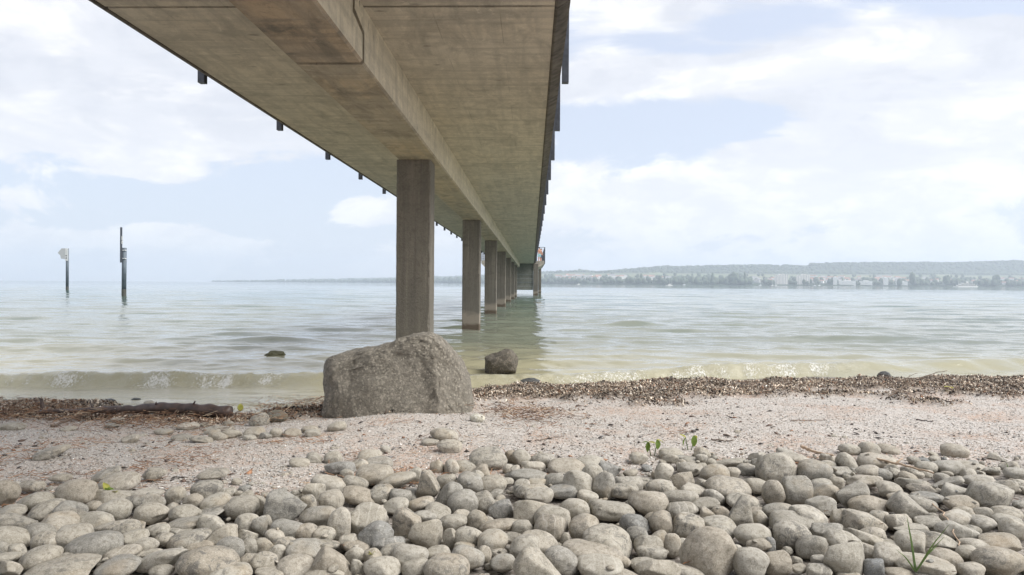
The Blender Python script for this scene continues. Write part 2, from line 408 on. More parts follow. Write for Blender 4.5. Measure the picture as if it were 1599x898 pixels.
def water_mat():
    m, g_, b = newmat('lake_water')
    P = geo_pos(g_); sx = N(g_.t, 'ShaderNodeSeparateXYZ'); g_.link(P, sx.inputs[0]); y = sx.outputs[1]
    near = g_.mapr(y, 9, 17, 1, 0, True); mid = g_.mapr(y, 14, 60, 1, 0)
    body = g_.mix(mid, (.085, .142, .122), (.175, .188, .145))
    body = g_.mix(near, body, (.35, .325, .215))
    body = g_.mix(g_.math('MULTIPLY', g_.mapr(g_.noise(P, .5, 4), .4, .65), .2), body, (.22, .215, .15))
    # foam
    fo = g_.attr('foam')
    fn = g_.noise(g_.mapping(P, sc=(1.5, .8, .8)), 34, 8, .8, .8)
    fb = g_.vor(g_.vmath('ADD', P, g_.vmath('SCALE', g_.noise(P, 9, 3, out='Color'), sc=.09)), 30, 'DISTANCE_TO_EDGE')
    web = g_.mapr(fb, .015, .09, 1, 0)
    f = g_.math('ADD', fo, g_.math('SUBTRACT', g_.math('MULTIPLY', fn, 1.9), 1.37))
    f = g_.math('ADD', g_.mapr(f, .0, .10, 0, .8), g_.math('MULTIPLY', g_.math('MULTIPLY', web, fo), .3), clamp=True)
    c = g_.mix(f, body, (.80, .80, .77))
    g_.link(c, b.inputs['Base Color'])
    b.inputs['IOR'].default_value = 1.5
    g_.link(g_.mapr(f, 0, 1, .045, .6), b.inputs['Roughness'])
    # small ripples, elongated along the shore
    a = g_.noise(g_.mapping(P, sc=(.5, 1.25, 1)), 2.4, 5, .6, .4)
    a2 = g_.noise(g_.mapping(P, rot=(0,0,.35), sc=(.6, 1.3, 1)), 8.5, 4, .6, .3)
    a3 = g_.noise(g_.mapping(P, rot=(0,0,-.15), sc=(.22, 1.0, 1)), .28, 5, .6, .4)
    far = g_.mapr(y, 8, 60, 0, 1)
    nearr = g_.mapr(y, 9, 40, .9, .15)
    h = g_.math('MULTIPLY', g_.math('ADD', g_.math('MULTIPLY', a, .024), g_.math('MULTIPLY', a2, .007)), nearr)
    h = g_.math('ADD', h, g_.math('MULTIPLY', a3, g_.math('MULTIPLY', far, .03)))
    h = g_.math('ADD', h, g_.math('MULTIPLY', g_.math('MULTIPLY', fn, fo), .05))
    bp = N(g_.t, 'ShaderNodeBump'); bp.inputs['Strength'].default_value = 1; bp.inputs['Distance'].default_value = 1.0
    g_.link(h, bp.inputs['Height']); g_.link(bp.outputs[0], b.inputs['Normal'])
    return m
M_water = water_mat()

def colattr_mat(name, rough=.85):
    m, g_, b = newmat(name); g_.link(g_.attr('col', 'Color'), b.inputs['Base Color']); b.inputs['Roughness'].default_value = rough
    return m
M_chip = colattr_mat('shell_chips')
M_weed = colattr_mat('weed_debris', .75)

# ------------------------------------------------------------------ ground
SK_X = np.array([-30, -5, -2.2, -1.2, -.2, 1.5, 4, 7, 30.]); SK_S = np.array([7.2, 7.2, 7.2, 7.9, 8.85, 9.2, 9.7, 10.25, 10.6])
TK = np.array([-8, 0, .24, .34, .45, .56, .67, .84, 1.0, 1.12, 1.35, 2.2, 6.])
TZ = np.array([.5, .20, .22, .26, .285, .26, .20, .105, .0, -.055, -.14, -.5, -1.8])
def shore(X): return np.interp(X, SK_X, SK_S) + .12*grid_noise(X, X*0, .9, 3)*2
def wrackf(X, Y):
    s = shore(X); t = Y/s
    n = grid_noise(X, Y, .5, 11)*1.0 + grid_noise(X, Y, .18, 12)*.6
    right = sstep(.73, .85, t + n*.2) * (1-sstep(.985, 1.01, t + n*.02)) * sstep(-1.3, -.7, X)
    left = sstep(.79, .86, t + n*.10) * (1-sstep(.985, 1.03, t)) * (1-sstep(-1.6, -1.2, X)) * (1 - .95*sstep(-3.95, -3.6, X)*(1-sstep(-2.3, -2.05, X))*sstep(.88, .91, t))
    return np.clip(right+left, 0, 1)
def zground(X, Y):
    X = np.asarray(X, float); Y = np.asarray(Y, float)
    s = shore(X); z = np.interp(Y/s, TK, TZ)
    fade = (np.abs(Y) < 14) & (np.abs(X) < 14)
    z = z + fade*(grid_noise(X, Y, .8, 1)*.03 + grid_noise(X, Y, .22, 2)*.012)
    lowz = sstep(-4.0, -3.7, X)*(1-sstep(-2.3, -2.0, X))
    z = z - .035*lowz*sstep(.86, .93, Y/s)*(1-sstep(1.0, 1.1, Y/s))
    z = z + wrackf(X, Y)*(1-.75*lowz)*(.045 + .05*grid_noise(X, Y, .16, 21) + .05*grid_noise(X, Y, .5, 25))
    # heap of gravel round the foot of the boulder
    z = z + .07*np.exp(-((X+.95)/.75)**2 - ((Y-5.25)/.5)**2)
    return z
def zg1(x, y): return float(zground(np.array([x]), np.array([y]))[0])
def on_ground(px, py, lift=0.0, solve=None):
    """where the sight line of a picture point meets the ground (raised by lift)"""
    d = ray(px, py); lo, hi = 1.0, 40.0
    for _ in range(3):
        T = np.linspace(lo, hi, 120); x = d.x*T; y = d.y*T; z = CAMZ + d.z*T
        zg = zground(x, y); zg = np.where(y > 6.8, np.maximum(zg, 0), zg)
        up = lift if solve is None else solve*y/FPX + lift
        hit = np.nonzero(z - up <= zg)[0]
        k = hit[0] if len(hit) else len(T)-1
        lo, hi = T[max(k-1, 0)], T[k]
    return Vector((0, 0, CAMZ)) + d*float(hi)
def at_dist(px, py, Y):
    d = ray(px, py); t0 = Y/d.y; return Vector((0, 0, CAMZ)) + d*t0

xs = np.concatenate([np.linspace(-60, -9, 12)[:-1], np.arange(-9, 11, .03), np.linspace(11, 60, 12)])
ys = np.concatenate([np.linspace(-60, .4, 14)[:-1], np.arange(.4, 11.5, .02), np.linspace(11.5, 60, 30)])
GX, GY = np.meshgrid(xs, ys); GZ = zground(GX.ravel(), GY.ravel())
nx, ny = len(xs), len(ys)
def gridfaces(nx, ny):
    i = np.arange(nx-1)[None, :] + nx*np.arange(ny-1)[:, None]; i = i.ravel()
    return np.stack([i, i+1, i+1+nx, i+nx], 1)
V = np.stack([GX.ravel(), GY.ravel(), GZ], 1)
gro = mk('ground', V, gridfaces(nx, ny), M_ground, smooth=True); tag(gro, kind='structure')
def pebble_edge(X): return np.interp(X, [-4, -2, -1.2, -.3, .5, 2, 4, 6], [3.15, 3.15, 3.35, 3.75, 3.95, 4.05, 4.5, 4.6])
fattr(gro.data, 'wrack', wrackf(V[:, 0], V[:, 1]))
sh_ = shore(V[:, 0]); fattr(gro.data, 'wet', sstep(.955, 1.0, V[:, 1]/sh_ + .02*grid_noise(V[:, 0], V[:, 1], .2, 5)))
pe = pebble_edge(V[:, 0]); fattr(gro.data, 'bed', 1-sstep(-.25, .0, V[:, 1]-pe + .25*grid_noise(V[:, 0], V[:, 1], .25, 6)))

# ------------------------------------------------------------------ water
def wave_rows():
    y = [6.2]
    while y[-1] < 9000:
        Y = y[-1]
        d = .016 if Y < 12.2 else (.0042*Y if Y < 260 else .03*Y)
        if 12.2 <= Y < 16: d = .016+(Y-12.2)*.012
        y.append(Y+d)
    return np.array(y)
wy = wave_rows(); ncol = 620
U = np.linspace(-1, 1, ncol); U = U*(.75+.25*np.abs(U)**2)
WX = U[None, :]*(wy[:, None]*.95 + 4.0); WY = np.repeat(wy[:, None], ncol, 1)
cell = np.maximum(np.gradient(wy)[:, None], (wy[:, None]*.95+4)*2/ncol)
H = np.zeros_like(WX)
r = np.random.default_rng(5)
for k in range(64):
    lam = .26*(1.055**k)*(.9+.2*r.random()); ang = r.normal(0, .42 if lam < .7 else .22) + .08; kk = 2*math.pi/lam
    ph = r.random()*6.28; slope = .030 if lam < 1.3 else (.014 if lam < 3 else .006)
    amp = slope/kk
    fadew = np.clip((lam/cell - 3)/3, 0, 1)
    q = kk*(WX*math.sin(ang) + WY*math.cos(ang)) + ph + 1.2*grid_noise(WX, WY, lam*2.5, 100+k)
    H += amp*fadew*(np.sin(q) + .22*np.cos(2*q))
calm = sstep(7, 12, WY)*.75 + .25
H *= calm*(1-.0*sstep(300, 900, WY))
# breaking wave along the shore
yc = np.interp(WX, [-9, -5.6, -3.5, -2, 0, 1.2, 2.6, 4.6, 7.5, 12], [8.75, 8.75, 8.9, 9.0, 9.25, 9.85, 10.25, 11.0, 11.7, 12.1])
yc = yc + .10*grid_noise(WX, WX*0, 1.1, 31) + .04*grid_noise(WX, WX*0, .3, 32)
hc = np.interp(WX, [-9, -6, -4.6, -3.2, -2, -.9, -.2, .6, 2.0, 3.6, 4.4, 5.2, 6.4, 8, 12], [.10, .13, .165, .135, .15, .10, .10, .125, .155, .15, .13, .07, .095, .075, .07])
hc = hc*(1+.35*grid_noise(WX, WX*0, .6, 33))
d = WY-yc
brk = np.interp(WX, [-9, -6, -4.8, -4.1, -3.3, -2.6, -2, -.6, -.2, .8, 3.9, 4.3, 4.9, 5.2, 6, 12], [.7, .9, .6, .85, .95, .45, .35, .4, .55, .62, .68, .45, .1, .0, .08, .0])
fw = .15+.05*grid_noise(WX, WX*0, .7, 36) + .16*(1-np.clip(brk*1.4, 0, 1))
prof = np.where(d < 0, np.exp(-np.abs(d/fw)**2.2), np.exp(-(d/.55)**2))
H += hc*prof
frontz = np.exp(-((d+.10)/.16)**2)
turb = (grid_noise(WX, WY, .10, 41) + .7*grid_noise(WX, WY, .05, 42) + .4*grid_noise(WX+WY*.4, WY, .028, 43))
H += .05*turb*frontz*brk
patchy = np.clip(.85+1.2*grid_noise(WX, WY*.5, .33, 61)+.9*grid_noise(WX, WY*.5, .11, 62), .5, 1.2)
foam = frontz*brk*.46*patchy
foam += .26*np.exp(-((d+.33)/.20)**2)*brk*patchy + .30*np.exp(-((d-.0)/.03)**2)*brk*patchy
# smaller swells further out: (x, y, halflen, height, width)
for (px, py, L, hgt, wd) in [(430, 532, 1.0, .10, .22), (505, 512, 1.2, .09, .25), (988, 507, .75, .11, .25), (370, 523, .9, .05, .25), (1500, 500, 3.0, .07, .3), (1180, 498, 2.5, .05, .3),
                             (760, 520, 1.0, .045, .2), (150, 545, 2.2, .04, .25), (1300, 530, 2.6, .045, .25), (640, 500, 2, .05, .3), (1050, 560, 1.4, .03, .2)]:
    dd = ray(px, py); tt = -CAMZ/dd.z; cx, cy = dd.x*tt, dd.y*tt
    e = np.exp(-(np.abs(WX-cx)/L)**2.5)
    c0 = cy + .15*grid_noise(WX, WX*0, .9, int(px)) + .06*(WX-cx)/L
    q = WY-c0
    H += hgt*e*np.where(q < 0, np.exp(-(q/wd)**2), np.exp(-(q/(wd*2.2))**2))
# wash on the sand
sh2 = shore(WX.ravel()).reshape(WX.shape)
edge = np.exp(-((WY-sh2-.15)/.10)**2)
foam += .40*edge*(.5+grid_noise(WX, WY, .6, 51))
H += .012*grid_noise(WX, WY, .25, 52)*(WY < 12)
foam += .25*(WY < 10)*np.clip(grid_noise(WX, WY, .45, 53)+.1, 0, 1)*sstep(0, -.5, d)
WV = np.stack([WX.ravel(), WY.ravel(), H.ravel()], 1)
wat = mk('water', WV, gridfaces(ncol, len(wy)), M_water, smooth=True); tag(wat, kind='structure')
fattr(wat.data, 'foam', np.clip(foam, 0, 1).ravel())
def water_h(x, y): return 0.0

# ------------------------------------------------------------------ pier
BZ, SZ, TOPZ = 2.86, 3.29, 3.60           # girder underside, slab soffit, deck top
BX0, BX1 = -1.82, -1.29
PIERC = -1.555
pier = empty('pier', (PIERC, 10.3, 0.0))
tag(pier, 'long concrete footbridge pier on square columns running out over the lake', 'pier')
JO = [-7.0, 5.80, 25.5, 55.2, 80.02]
for i in range(4):
    a, b = JO[i] + (.02 if i else 0), JO[i+1] - .02
    mb = MB(); mb.prism([(-3.266, SZ), (.156, SZ), (.156, TOPZ), (-3.266, TOPZ)], 'y', a, b)
    mb.build('deck_slab', M_soffit, pier)
    for sgn in (1, -1):
        X = lambda v: v if sgn > 0 else 2*PIERC - v
        mb = MB(); mb.prism([(X(.159), SZ-.008), (X(.178), SZ-.012), (X(.275), SZ+.04), (X(.275), TOPZ+.05), (X(.159), TOPZ+.05)], 'y', a, b)
        mb.build('edge_strip', M_edge, pier)
    ch = .018
    if i == 0:
        poly = [(a, BZ), (5.77, BZ), (5.77, 3.07), (5.45, 3.13), (5.45, SZ-.002), (a, SZ-.002)]
    elif i == 1:
        poly = [(5.83, BZ), (b, BZ), (b, SZ-.002), (5.51, SZ-.002), (5.51, 3.175), (5.83, 3.105)]
    else:
        poly = [(a, BZ), (b if i < 3 else 78.2, BZ), (b if i < 3 else 78.2, SZ-.002), (a, SZ-.002)]
    mb = MB()
    # body with chamfered lower arrises: core + slightly narrower bottom layer
    mb.prism([(p[0], max(p[1], BZ+ch)) for p in poly], 'x', BX0, BX1, 0)
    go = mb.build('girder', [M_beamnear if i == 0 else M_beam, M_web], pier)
    y0_, y1_ = poly[0][0], poly[1][0]
    lb = MB(); lb.add([(BX0+ch, y0_, BZ), (BX1-ch, y0_, BZ), (BX1-ch, y1_, BZ), (BX0+ch, y1_, BZ), (BX0, y0_, BZ+ch), (BX1, y0_, BZ+ch), (BX1, y1_, BZ+ch), (BX0, y1_, BZ+ch)],
              [(0,3,2,1), (0,1,5,4), (1,2,6,5), (2,3,7,6), (3,0,4,7)])
    bm = bmesh.new(); bm.from_mesh(go.data)
    low = [f for f in bm.faces if f.normal.z < -.9 and f.calc_center_median().z < BZ+ch+.001]
    bmesh.ops.delete(bm, geom=low, context='FACES')
    vs = [bm.verts.new(Vector(v)-go.matrix_world.translation*0) for v in lb.V]
    for f in lb.F: bm.faces.new([vs[k] for k in f])
    bmesh.ops.remove_doubles(bm, verts=bm.verts, dist=.0005); bmesh.ops.recalc_face_normals(bm, faces=bm.faces)
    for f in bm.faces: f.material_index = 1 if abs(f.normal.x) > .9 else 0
    bm.to_mesh(go.data); bm.free()
# bearing filler in the joint
MB().box(BX0+.04, BX1-.04, 5.772, 5.828, BZ+.06, 3.06).build('joint_filler', M_gap, pier)
for jy in (25.5, 55.2):
    MB().box(-3.2, .10, jy-.017, jy+.017, SZ+.04, TOPZ-.01).build('joint_filler', M_gap, pier)
MB().box(-3.2, .10, 5.785, 5.815, SZ+.04, TOPZ-.01).build('joint_filler', M_gap, pier)
COLY = [10.3, 20.1, 29.6, 39.7, 49.5, 59.3, 69.1]
def column(x0, x1, y0, y1, z1, mat=None, name='column'):
    """square shaft with arrises chipped unevenly"""
    zs = list(np.arange(-2.6, 0, .4)) + list(np.arange(0, z1-.03, .035 if y0 < 35 else .2)) + [z1]
    V = []; rr_ = random.Random(int(y0*10+x0*3)); cs = [.016]*4
    for z in zs:
        cs = [min(.04, max(.010, c_+rr_.uniform(-.006, .006)+(.02 if rr_.random() < .03 else 0)-(c_-.015)*.25)) for c_ in cs]
        a_, b_, c_, d_ = cs
        V += [(x0+a_, y0, z), (x1-b_, y0, z), (x1, y0+b_, z), (x1, y1-c_, z), (x1-c_, y1, z), (x0+d_, y1, z), (x0, y1-d_, z), (x0, y0+a_, z)]
    F = [(i*8+k, i*8+(k+1) % 8, (i+1)*8+(k+1) % 8, (i+1)*8+k) for i in range(len(zs)-1) for k in range(8)] + [tuple(range(7, -1, -1)), tuple((len(zs)-1)*8+k for k in range(8))]
    return MB().add(V, F).build(name, mat or M_col, pier)
for y in COLY: column(-1.835, -1.375, y, y+.46, BZ-.002)
# pierhead
PHX0, PHX1, PY0, PY1 = -5.3, 1.25, 79.4, 106
MB().prism([(PHX0+.3, SZ-.35), (PHX1-.55, SZ-.35), (PHX1, SZ), (PHX1, TOPZ), (PHX0, TOPZ), (PHX0, SZ)], 'y', 80.05, PY1).build('platform', M_soffit, pier)
wl = MB()
for k in range(6): wl.box(-3.15, .085, 79.6+(.05 if k % 2 else 0), 80.0, .55+k*.4, .55+k*.4+.39)
wl.box(-3.15, .085, 79.62, 80.0, 2.94, SZ-.01)
wl.build('cross_wall', M_wall, pier)
column(.10, .62, 79.5, 80.0, SZ-.03); column(.80, 1.18, 100, 100.4, SZ-.02)
column(-3.73, -3.21, 79.5, 80.0, SZ-.03); column(-4.29, -3.91, 100, 100.4, SZ-.02)
# railings
def railing(xc, ys, h=1.1, low=-.02, rails=4, xd=0.0, top_r=.03):
    rb = MB()
    for k in range(rails): rb.tube([(xc, ys[0], TOPZ+.18+k*(h-.2)/rails), (xc, ys[-1], TOPZ+.18+k*(h-.2)/rails)], .006, 6)
    rb.box(xc-top_r, xc+top_r, ys[0]-.05, ys[-1]+.05, TOPZ+h, TOPZ+h+.045)
    rl = rb.build('railing', M_steel, pier)
    for y in ys:
        p = MB(); p.box(xc-.034, xc+.034, y-.04, y+.04, SZ-.012+low, TOPZ+h-.001)
        p.build('rail_post', M_steel, rl)
PYS = [7.9+2.45*k for k in range(-4, 29)]
railing(.325, PYS); railing(2*PIERC-.325, PYS)
EH = 1.35
railing(PHX1+.04, [79.6+2.2*k for k in range(12)], EH, .0, 7); railing(PHX0-.04, [79.6+2.2*k for k in range(12)], EH, .0, 7)
# short end rails of the pierhead (right and left of the walkway)
for (xa, xb) in ((.45, PHX1), (PHX0, -3.55)):
    rb = MB()
    for k in range(6): rb.tube([(xa, 79.45, TOPZ+.18+k*.2), (xb, 79.45, TOPZ+.18+k*.2)], .008, 6)
    rb.box(xa, xb, 79.42, 79.48, TOPZ+EH, TOPZ+EH+.045); rl = rb.build('railing', M_steel, pier)
    for x in (xa, xb-.0): MB().box(x-.03, x+.03, 79.41, 79.49, TOPZ-.1, TOPZ+EH-.001).build('rail_post', M_steel, rl)

# ------------------------------------------------------------------ rocks
def rockmesh(size, seed, sub=4, cuts=7, rough=.16, cutlev=.72):
    V = ICO[sub][0].copy(); r = np.random.default_rng(seed)
    for _ in range(cuts):
        n = r.normal(size=3); n /= np.linalg.norm(n); lv = cutlev + .2*r.random()
        dd = V@n; V -= np.outer(np.clip(dd-lv, 0, None)*.9, n)
    V *= (1 + rough*fbm(V, 1.3, seed*.37, 5, .55))[:, None]
    V *= np.array(size)
    return V
def rot(V, rx, ry, rz):
    M = np.array((Matrix.Rotation(rz, 3, 'Z') @ Matrix.Rotation(ry, 3, 'Y') @ Matrix.Rotation(rx, 3, 'X')))
    return V@M.T
def place_rock(name, px0, px1, ptop, pbot, depth, seed, mat, label, cat='rock', sub=4, inwater=False, cuts=7, rough=.16, Y=None, ry=0, cutlev=.72):
    pb = on_ground((px0+px1)/2, pbot) if not inwater else None
    if inwater:
        dd = ray((px0+px1)/2, pbot); pb = Vector((0,0,CAMZ)) + dd*(-CAMZ/dd.z)
    yy = pb.y + depth*.5 if Y is None else Y
    A = at_dist(px0, ptop, yy); B = at_dist(px1, pbot, yy)
    wdt = B.x-A.x; base = pb.z - (.35*(A.z-pb.z) if inwater else .25*(A.z-pb.z)); top = A.z
    V = rot(rockmesh((1, 1, 1), seed, sub, cuts, rough, cutlev), 0, ry, 0)
    for k, (lo, hi) in enumerate(((A.x, B.x), (yy-depth/2, yy+depth/2), (base, top))):
        v = V[:, k]; V[:, k] = (v-v.min())/(v.max()-v.min())*(hi-lo)+lo
    c = np.array([(A.x+B.x)/2, yy, base]); o = mk(name, V-c, ICO[sub][1], mat, smooth=True, loc=tuple(c))
    tag(o, label, cat); return o
def wpt_y(px, py):
    d = ray(px, py); return -CAMZ/d.z*d.y
# the big boulder: outline traced from the photograph as a silhouette, given its own thickness
def big_boulder():
    out = [(505, 577), (507, 562), (530, 552), (560, 548), (590, 542), (615, 535), (640, 524), (660, 520), (674, 521), (690, 533), (705, 548), (722, 568), (731, 592), (734, 622), (737, 655), (720, 668),
           (640, 672), (560, 672), (530, 668), (512, 655), (512, 625), (506, 600)]
    Y = 6.15
    P2 = [at_dist(x, y, Y) for x, y in out]
    poly = np.array([(p.x, p.z) for p in P2])
    c = np.array([-.93, poly[:, 1].mean()-.02])
    V = ICO[6][0].copy()
    ang = np.arctan2(V[:, 2], V[:, 0]); pa = np.arctan2(poly[:, 1]-c[1], poly[:, 0]-c[0]); pr = np.hypot(poly[:, 0]-c[0], poly[:, 1]-c[1])
    o = np.argsort(pa); pa, pr = pa[o], pr[o]
    pa = np.concatenate([pa[-3:]-2*math.pi, pa, pa[:3]+2*math.pi]); pr = np.concatenate([pr[-3:], pr, pr[:3]])
    rad = np.interp(ang, pa, pr)
    rho = np.hypot(V[:, 0], V[:, 2])           # 0 at the poles facing along Y
    f = np.clip(rho, 0, 1)**.42                # boxy section: broad front face
    yy = np.sign(V[:, 1])*np.abs(V[:, 1])**.5*.38
    W = np.stack([c[0]+np.cos(ang)*rad*f, Y+yy, c[1]+np.sin(ang)*rad*f], 1)
    def cut(px, py, dy, n, soft=1.0):
        q = at_dist(px, py, Y); q = np.array([q.x, Y+dy, q.z]); n = np.array(n, float); n /= np.linalg.norm(n)
        W[:] = W - np.outer(np.clip((W-q)@n, 0, None)*soft, n)
    cut(620, 600, -.30, (-.06, -1, .30)); cut(693, 590, -.28, (.80, -.62, .30), .93); cut(672, 524, -.12, (.15, -.80, .62), .9)
    cut(545, 600, -.27, (-.42, -1, .12), .95); cut(515, 590, -.12, (-.9, -.5, .1), .8); cut(575, 548, -.14, (-.22, -.62, .80), .85); cut(530, 640, -.24, (-.4, -.8, -.5), .8)
    W[:, 1] += -.055*fbm(W, 2.2, 3.1, 6, .55) - .020*np.abs(fbm(W, 7.5, 5.4, 4, .6))
    n2 = fbm(W, 26, 9.4, 3, .65)
    W[:, 1] -= .007*n2; W[:, 2] += .016*fbm(W, 6, 4.4, 5, .6) + .005*n2; W[:, 0] += .016*fbm(W, 6, 7.7, 5, .6)
    loc = (c[0], Y, .1)
    ob = mk('boulder', W-np.array(loc), ICO[6][1], M_boulder, smooth=True, loc=loc)
    tag(ob, 'huge grey-brown boulder with a sloping top in front of the nearest pier column', 'boulder')
big_boulder()
def outline_rock(name, out, Y, thick, mat, label, seed, cat='rock', amp=.03):
    """outline seen in the photograph, given its own depth and broken front faces"""
    poly = np.array([(at_dist(x, y, Y).x, at_dist(x, y, Y).z) for x, y in out]); c = poly.mean(0)
    V = ICO[5][0].copy(); ang = np.arctan2(V[:, 2], V[:, 0]); pa = np.arctan2(poly[:, 1]-c[1], poly[:, 0]-c[0]); pr = np.hypot(poly[:, 0]-c[0], poly[:, 1]-c[1])
    o = np.argsort(pa); pa, pr = pa[o], pr[o]; pa = np.concatenate([pa[-3:]-2*math.pi, pa, pa[:3]+2*math.pi]); pr = np.concatenate([pr[-3:], pr, pr[:3]])
    rad = np.interp(ang, pa, pr); f = np.clip(np.hypot(V[:, 0], V[:, 2]), 0, 1)**.8
    W = np.stack([c[0]+np.cos(ang)*rad*f, Y+np.sign(V[:, 1])*np.abs(V[:, 1])**.9*thick/2, c[1]+np.sin(ang)*rad*f], 1)
    r_ = np.random.default_rng(seed)
    for _ in range(5):
        n = r_.normal(size=3); n[1] = -abs(n[1]); n /= np.linalg.norm(n); dd = (W-np.array([c[0], Y, c[1]]))@n; lv = np.max(dd)*r_.uniform(.6, .85)
        W -= np.outer(np.clip(dd-lv, 0, None)*.95, n)
    for k in range(3): W[:, k] += amp*.9*fbm(W, 1.2/thick*2, seed+k*3.3, 5, .62)
    loc = (c[0], Y, c[1]); ob = mk(name, W-np.array(loc), ICO[5][1], mat, smooth=True, loc=loc); tag(ob, label, cat)
outline_rock('rock', [(743, 582), (752, 566), (762, 552), (775, 546), (790, 545), (803, 551), (808, 563), (806, 580), (790, 592), (760, 592)], wpt_y(778, 583)+.12, .5, M_wetrock, 'dark wet angular rock standing in the waves right of the big boulder', 4)
place_rock('rock', 414, 446, 547, 559, .30, 33, M_mossrock, 'small mossy rock breaking the calm water left of the pier column', inwater=True, cuts=8, rough=.3)
place_rock('rock', 811, 846, 590, 605, .22, 24, M_blackrock, 'small black wet rock at the waterline right of the big boulder', inwater=True)
place_rock('rock', 1370, 1392, 579, 592, .18, 25, M_blackrock, 'small black rock behind the weed bank beside the bare branch', inwater=True)
place_rock('stone', 103, 150, 628, 642, .22, 26, M_stone, 'pale-topped rounded stone in shallow water behind the driftwood log', 'stone', inwater=True, cuts=3, rough=.08)
place_rock('stone', 161, 181, 622, 630, .10, 27, M_blackrock, 'small black wet stone in shallow water left of two smaller ones', 'stone', 3, True, 3, .08)
place_rock('stone', 206, 220, 621, 627, .08, 28, M_blackrock, 'tiny black wet stone in the shallows between the others', 'stone', 3, True, 3, .08)
place_rock('stone', 225, 241, 625, 632, .08, 29, M_stone, 'tiny grey stone in the shallows above the middle of the log', 'stone', 3, True, 3, .08)
place_rock('stone', 733, 758, 646, 660, .08, 30, boulder_mat('chalky_stone', (.62, .58, .48), (.70, .66, .56)), 'small cream-white chalky lump at the right foot of the big boulder', 'stone', 3, False, 5, .15)
place_rock('stone', 415, 450, 640, 660, .16, 34, M_darkstone, 'dark rounded stone half buried in weed left of the boulder', 'stone', 3, False, 3, .08)

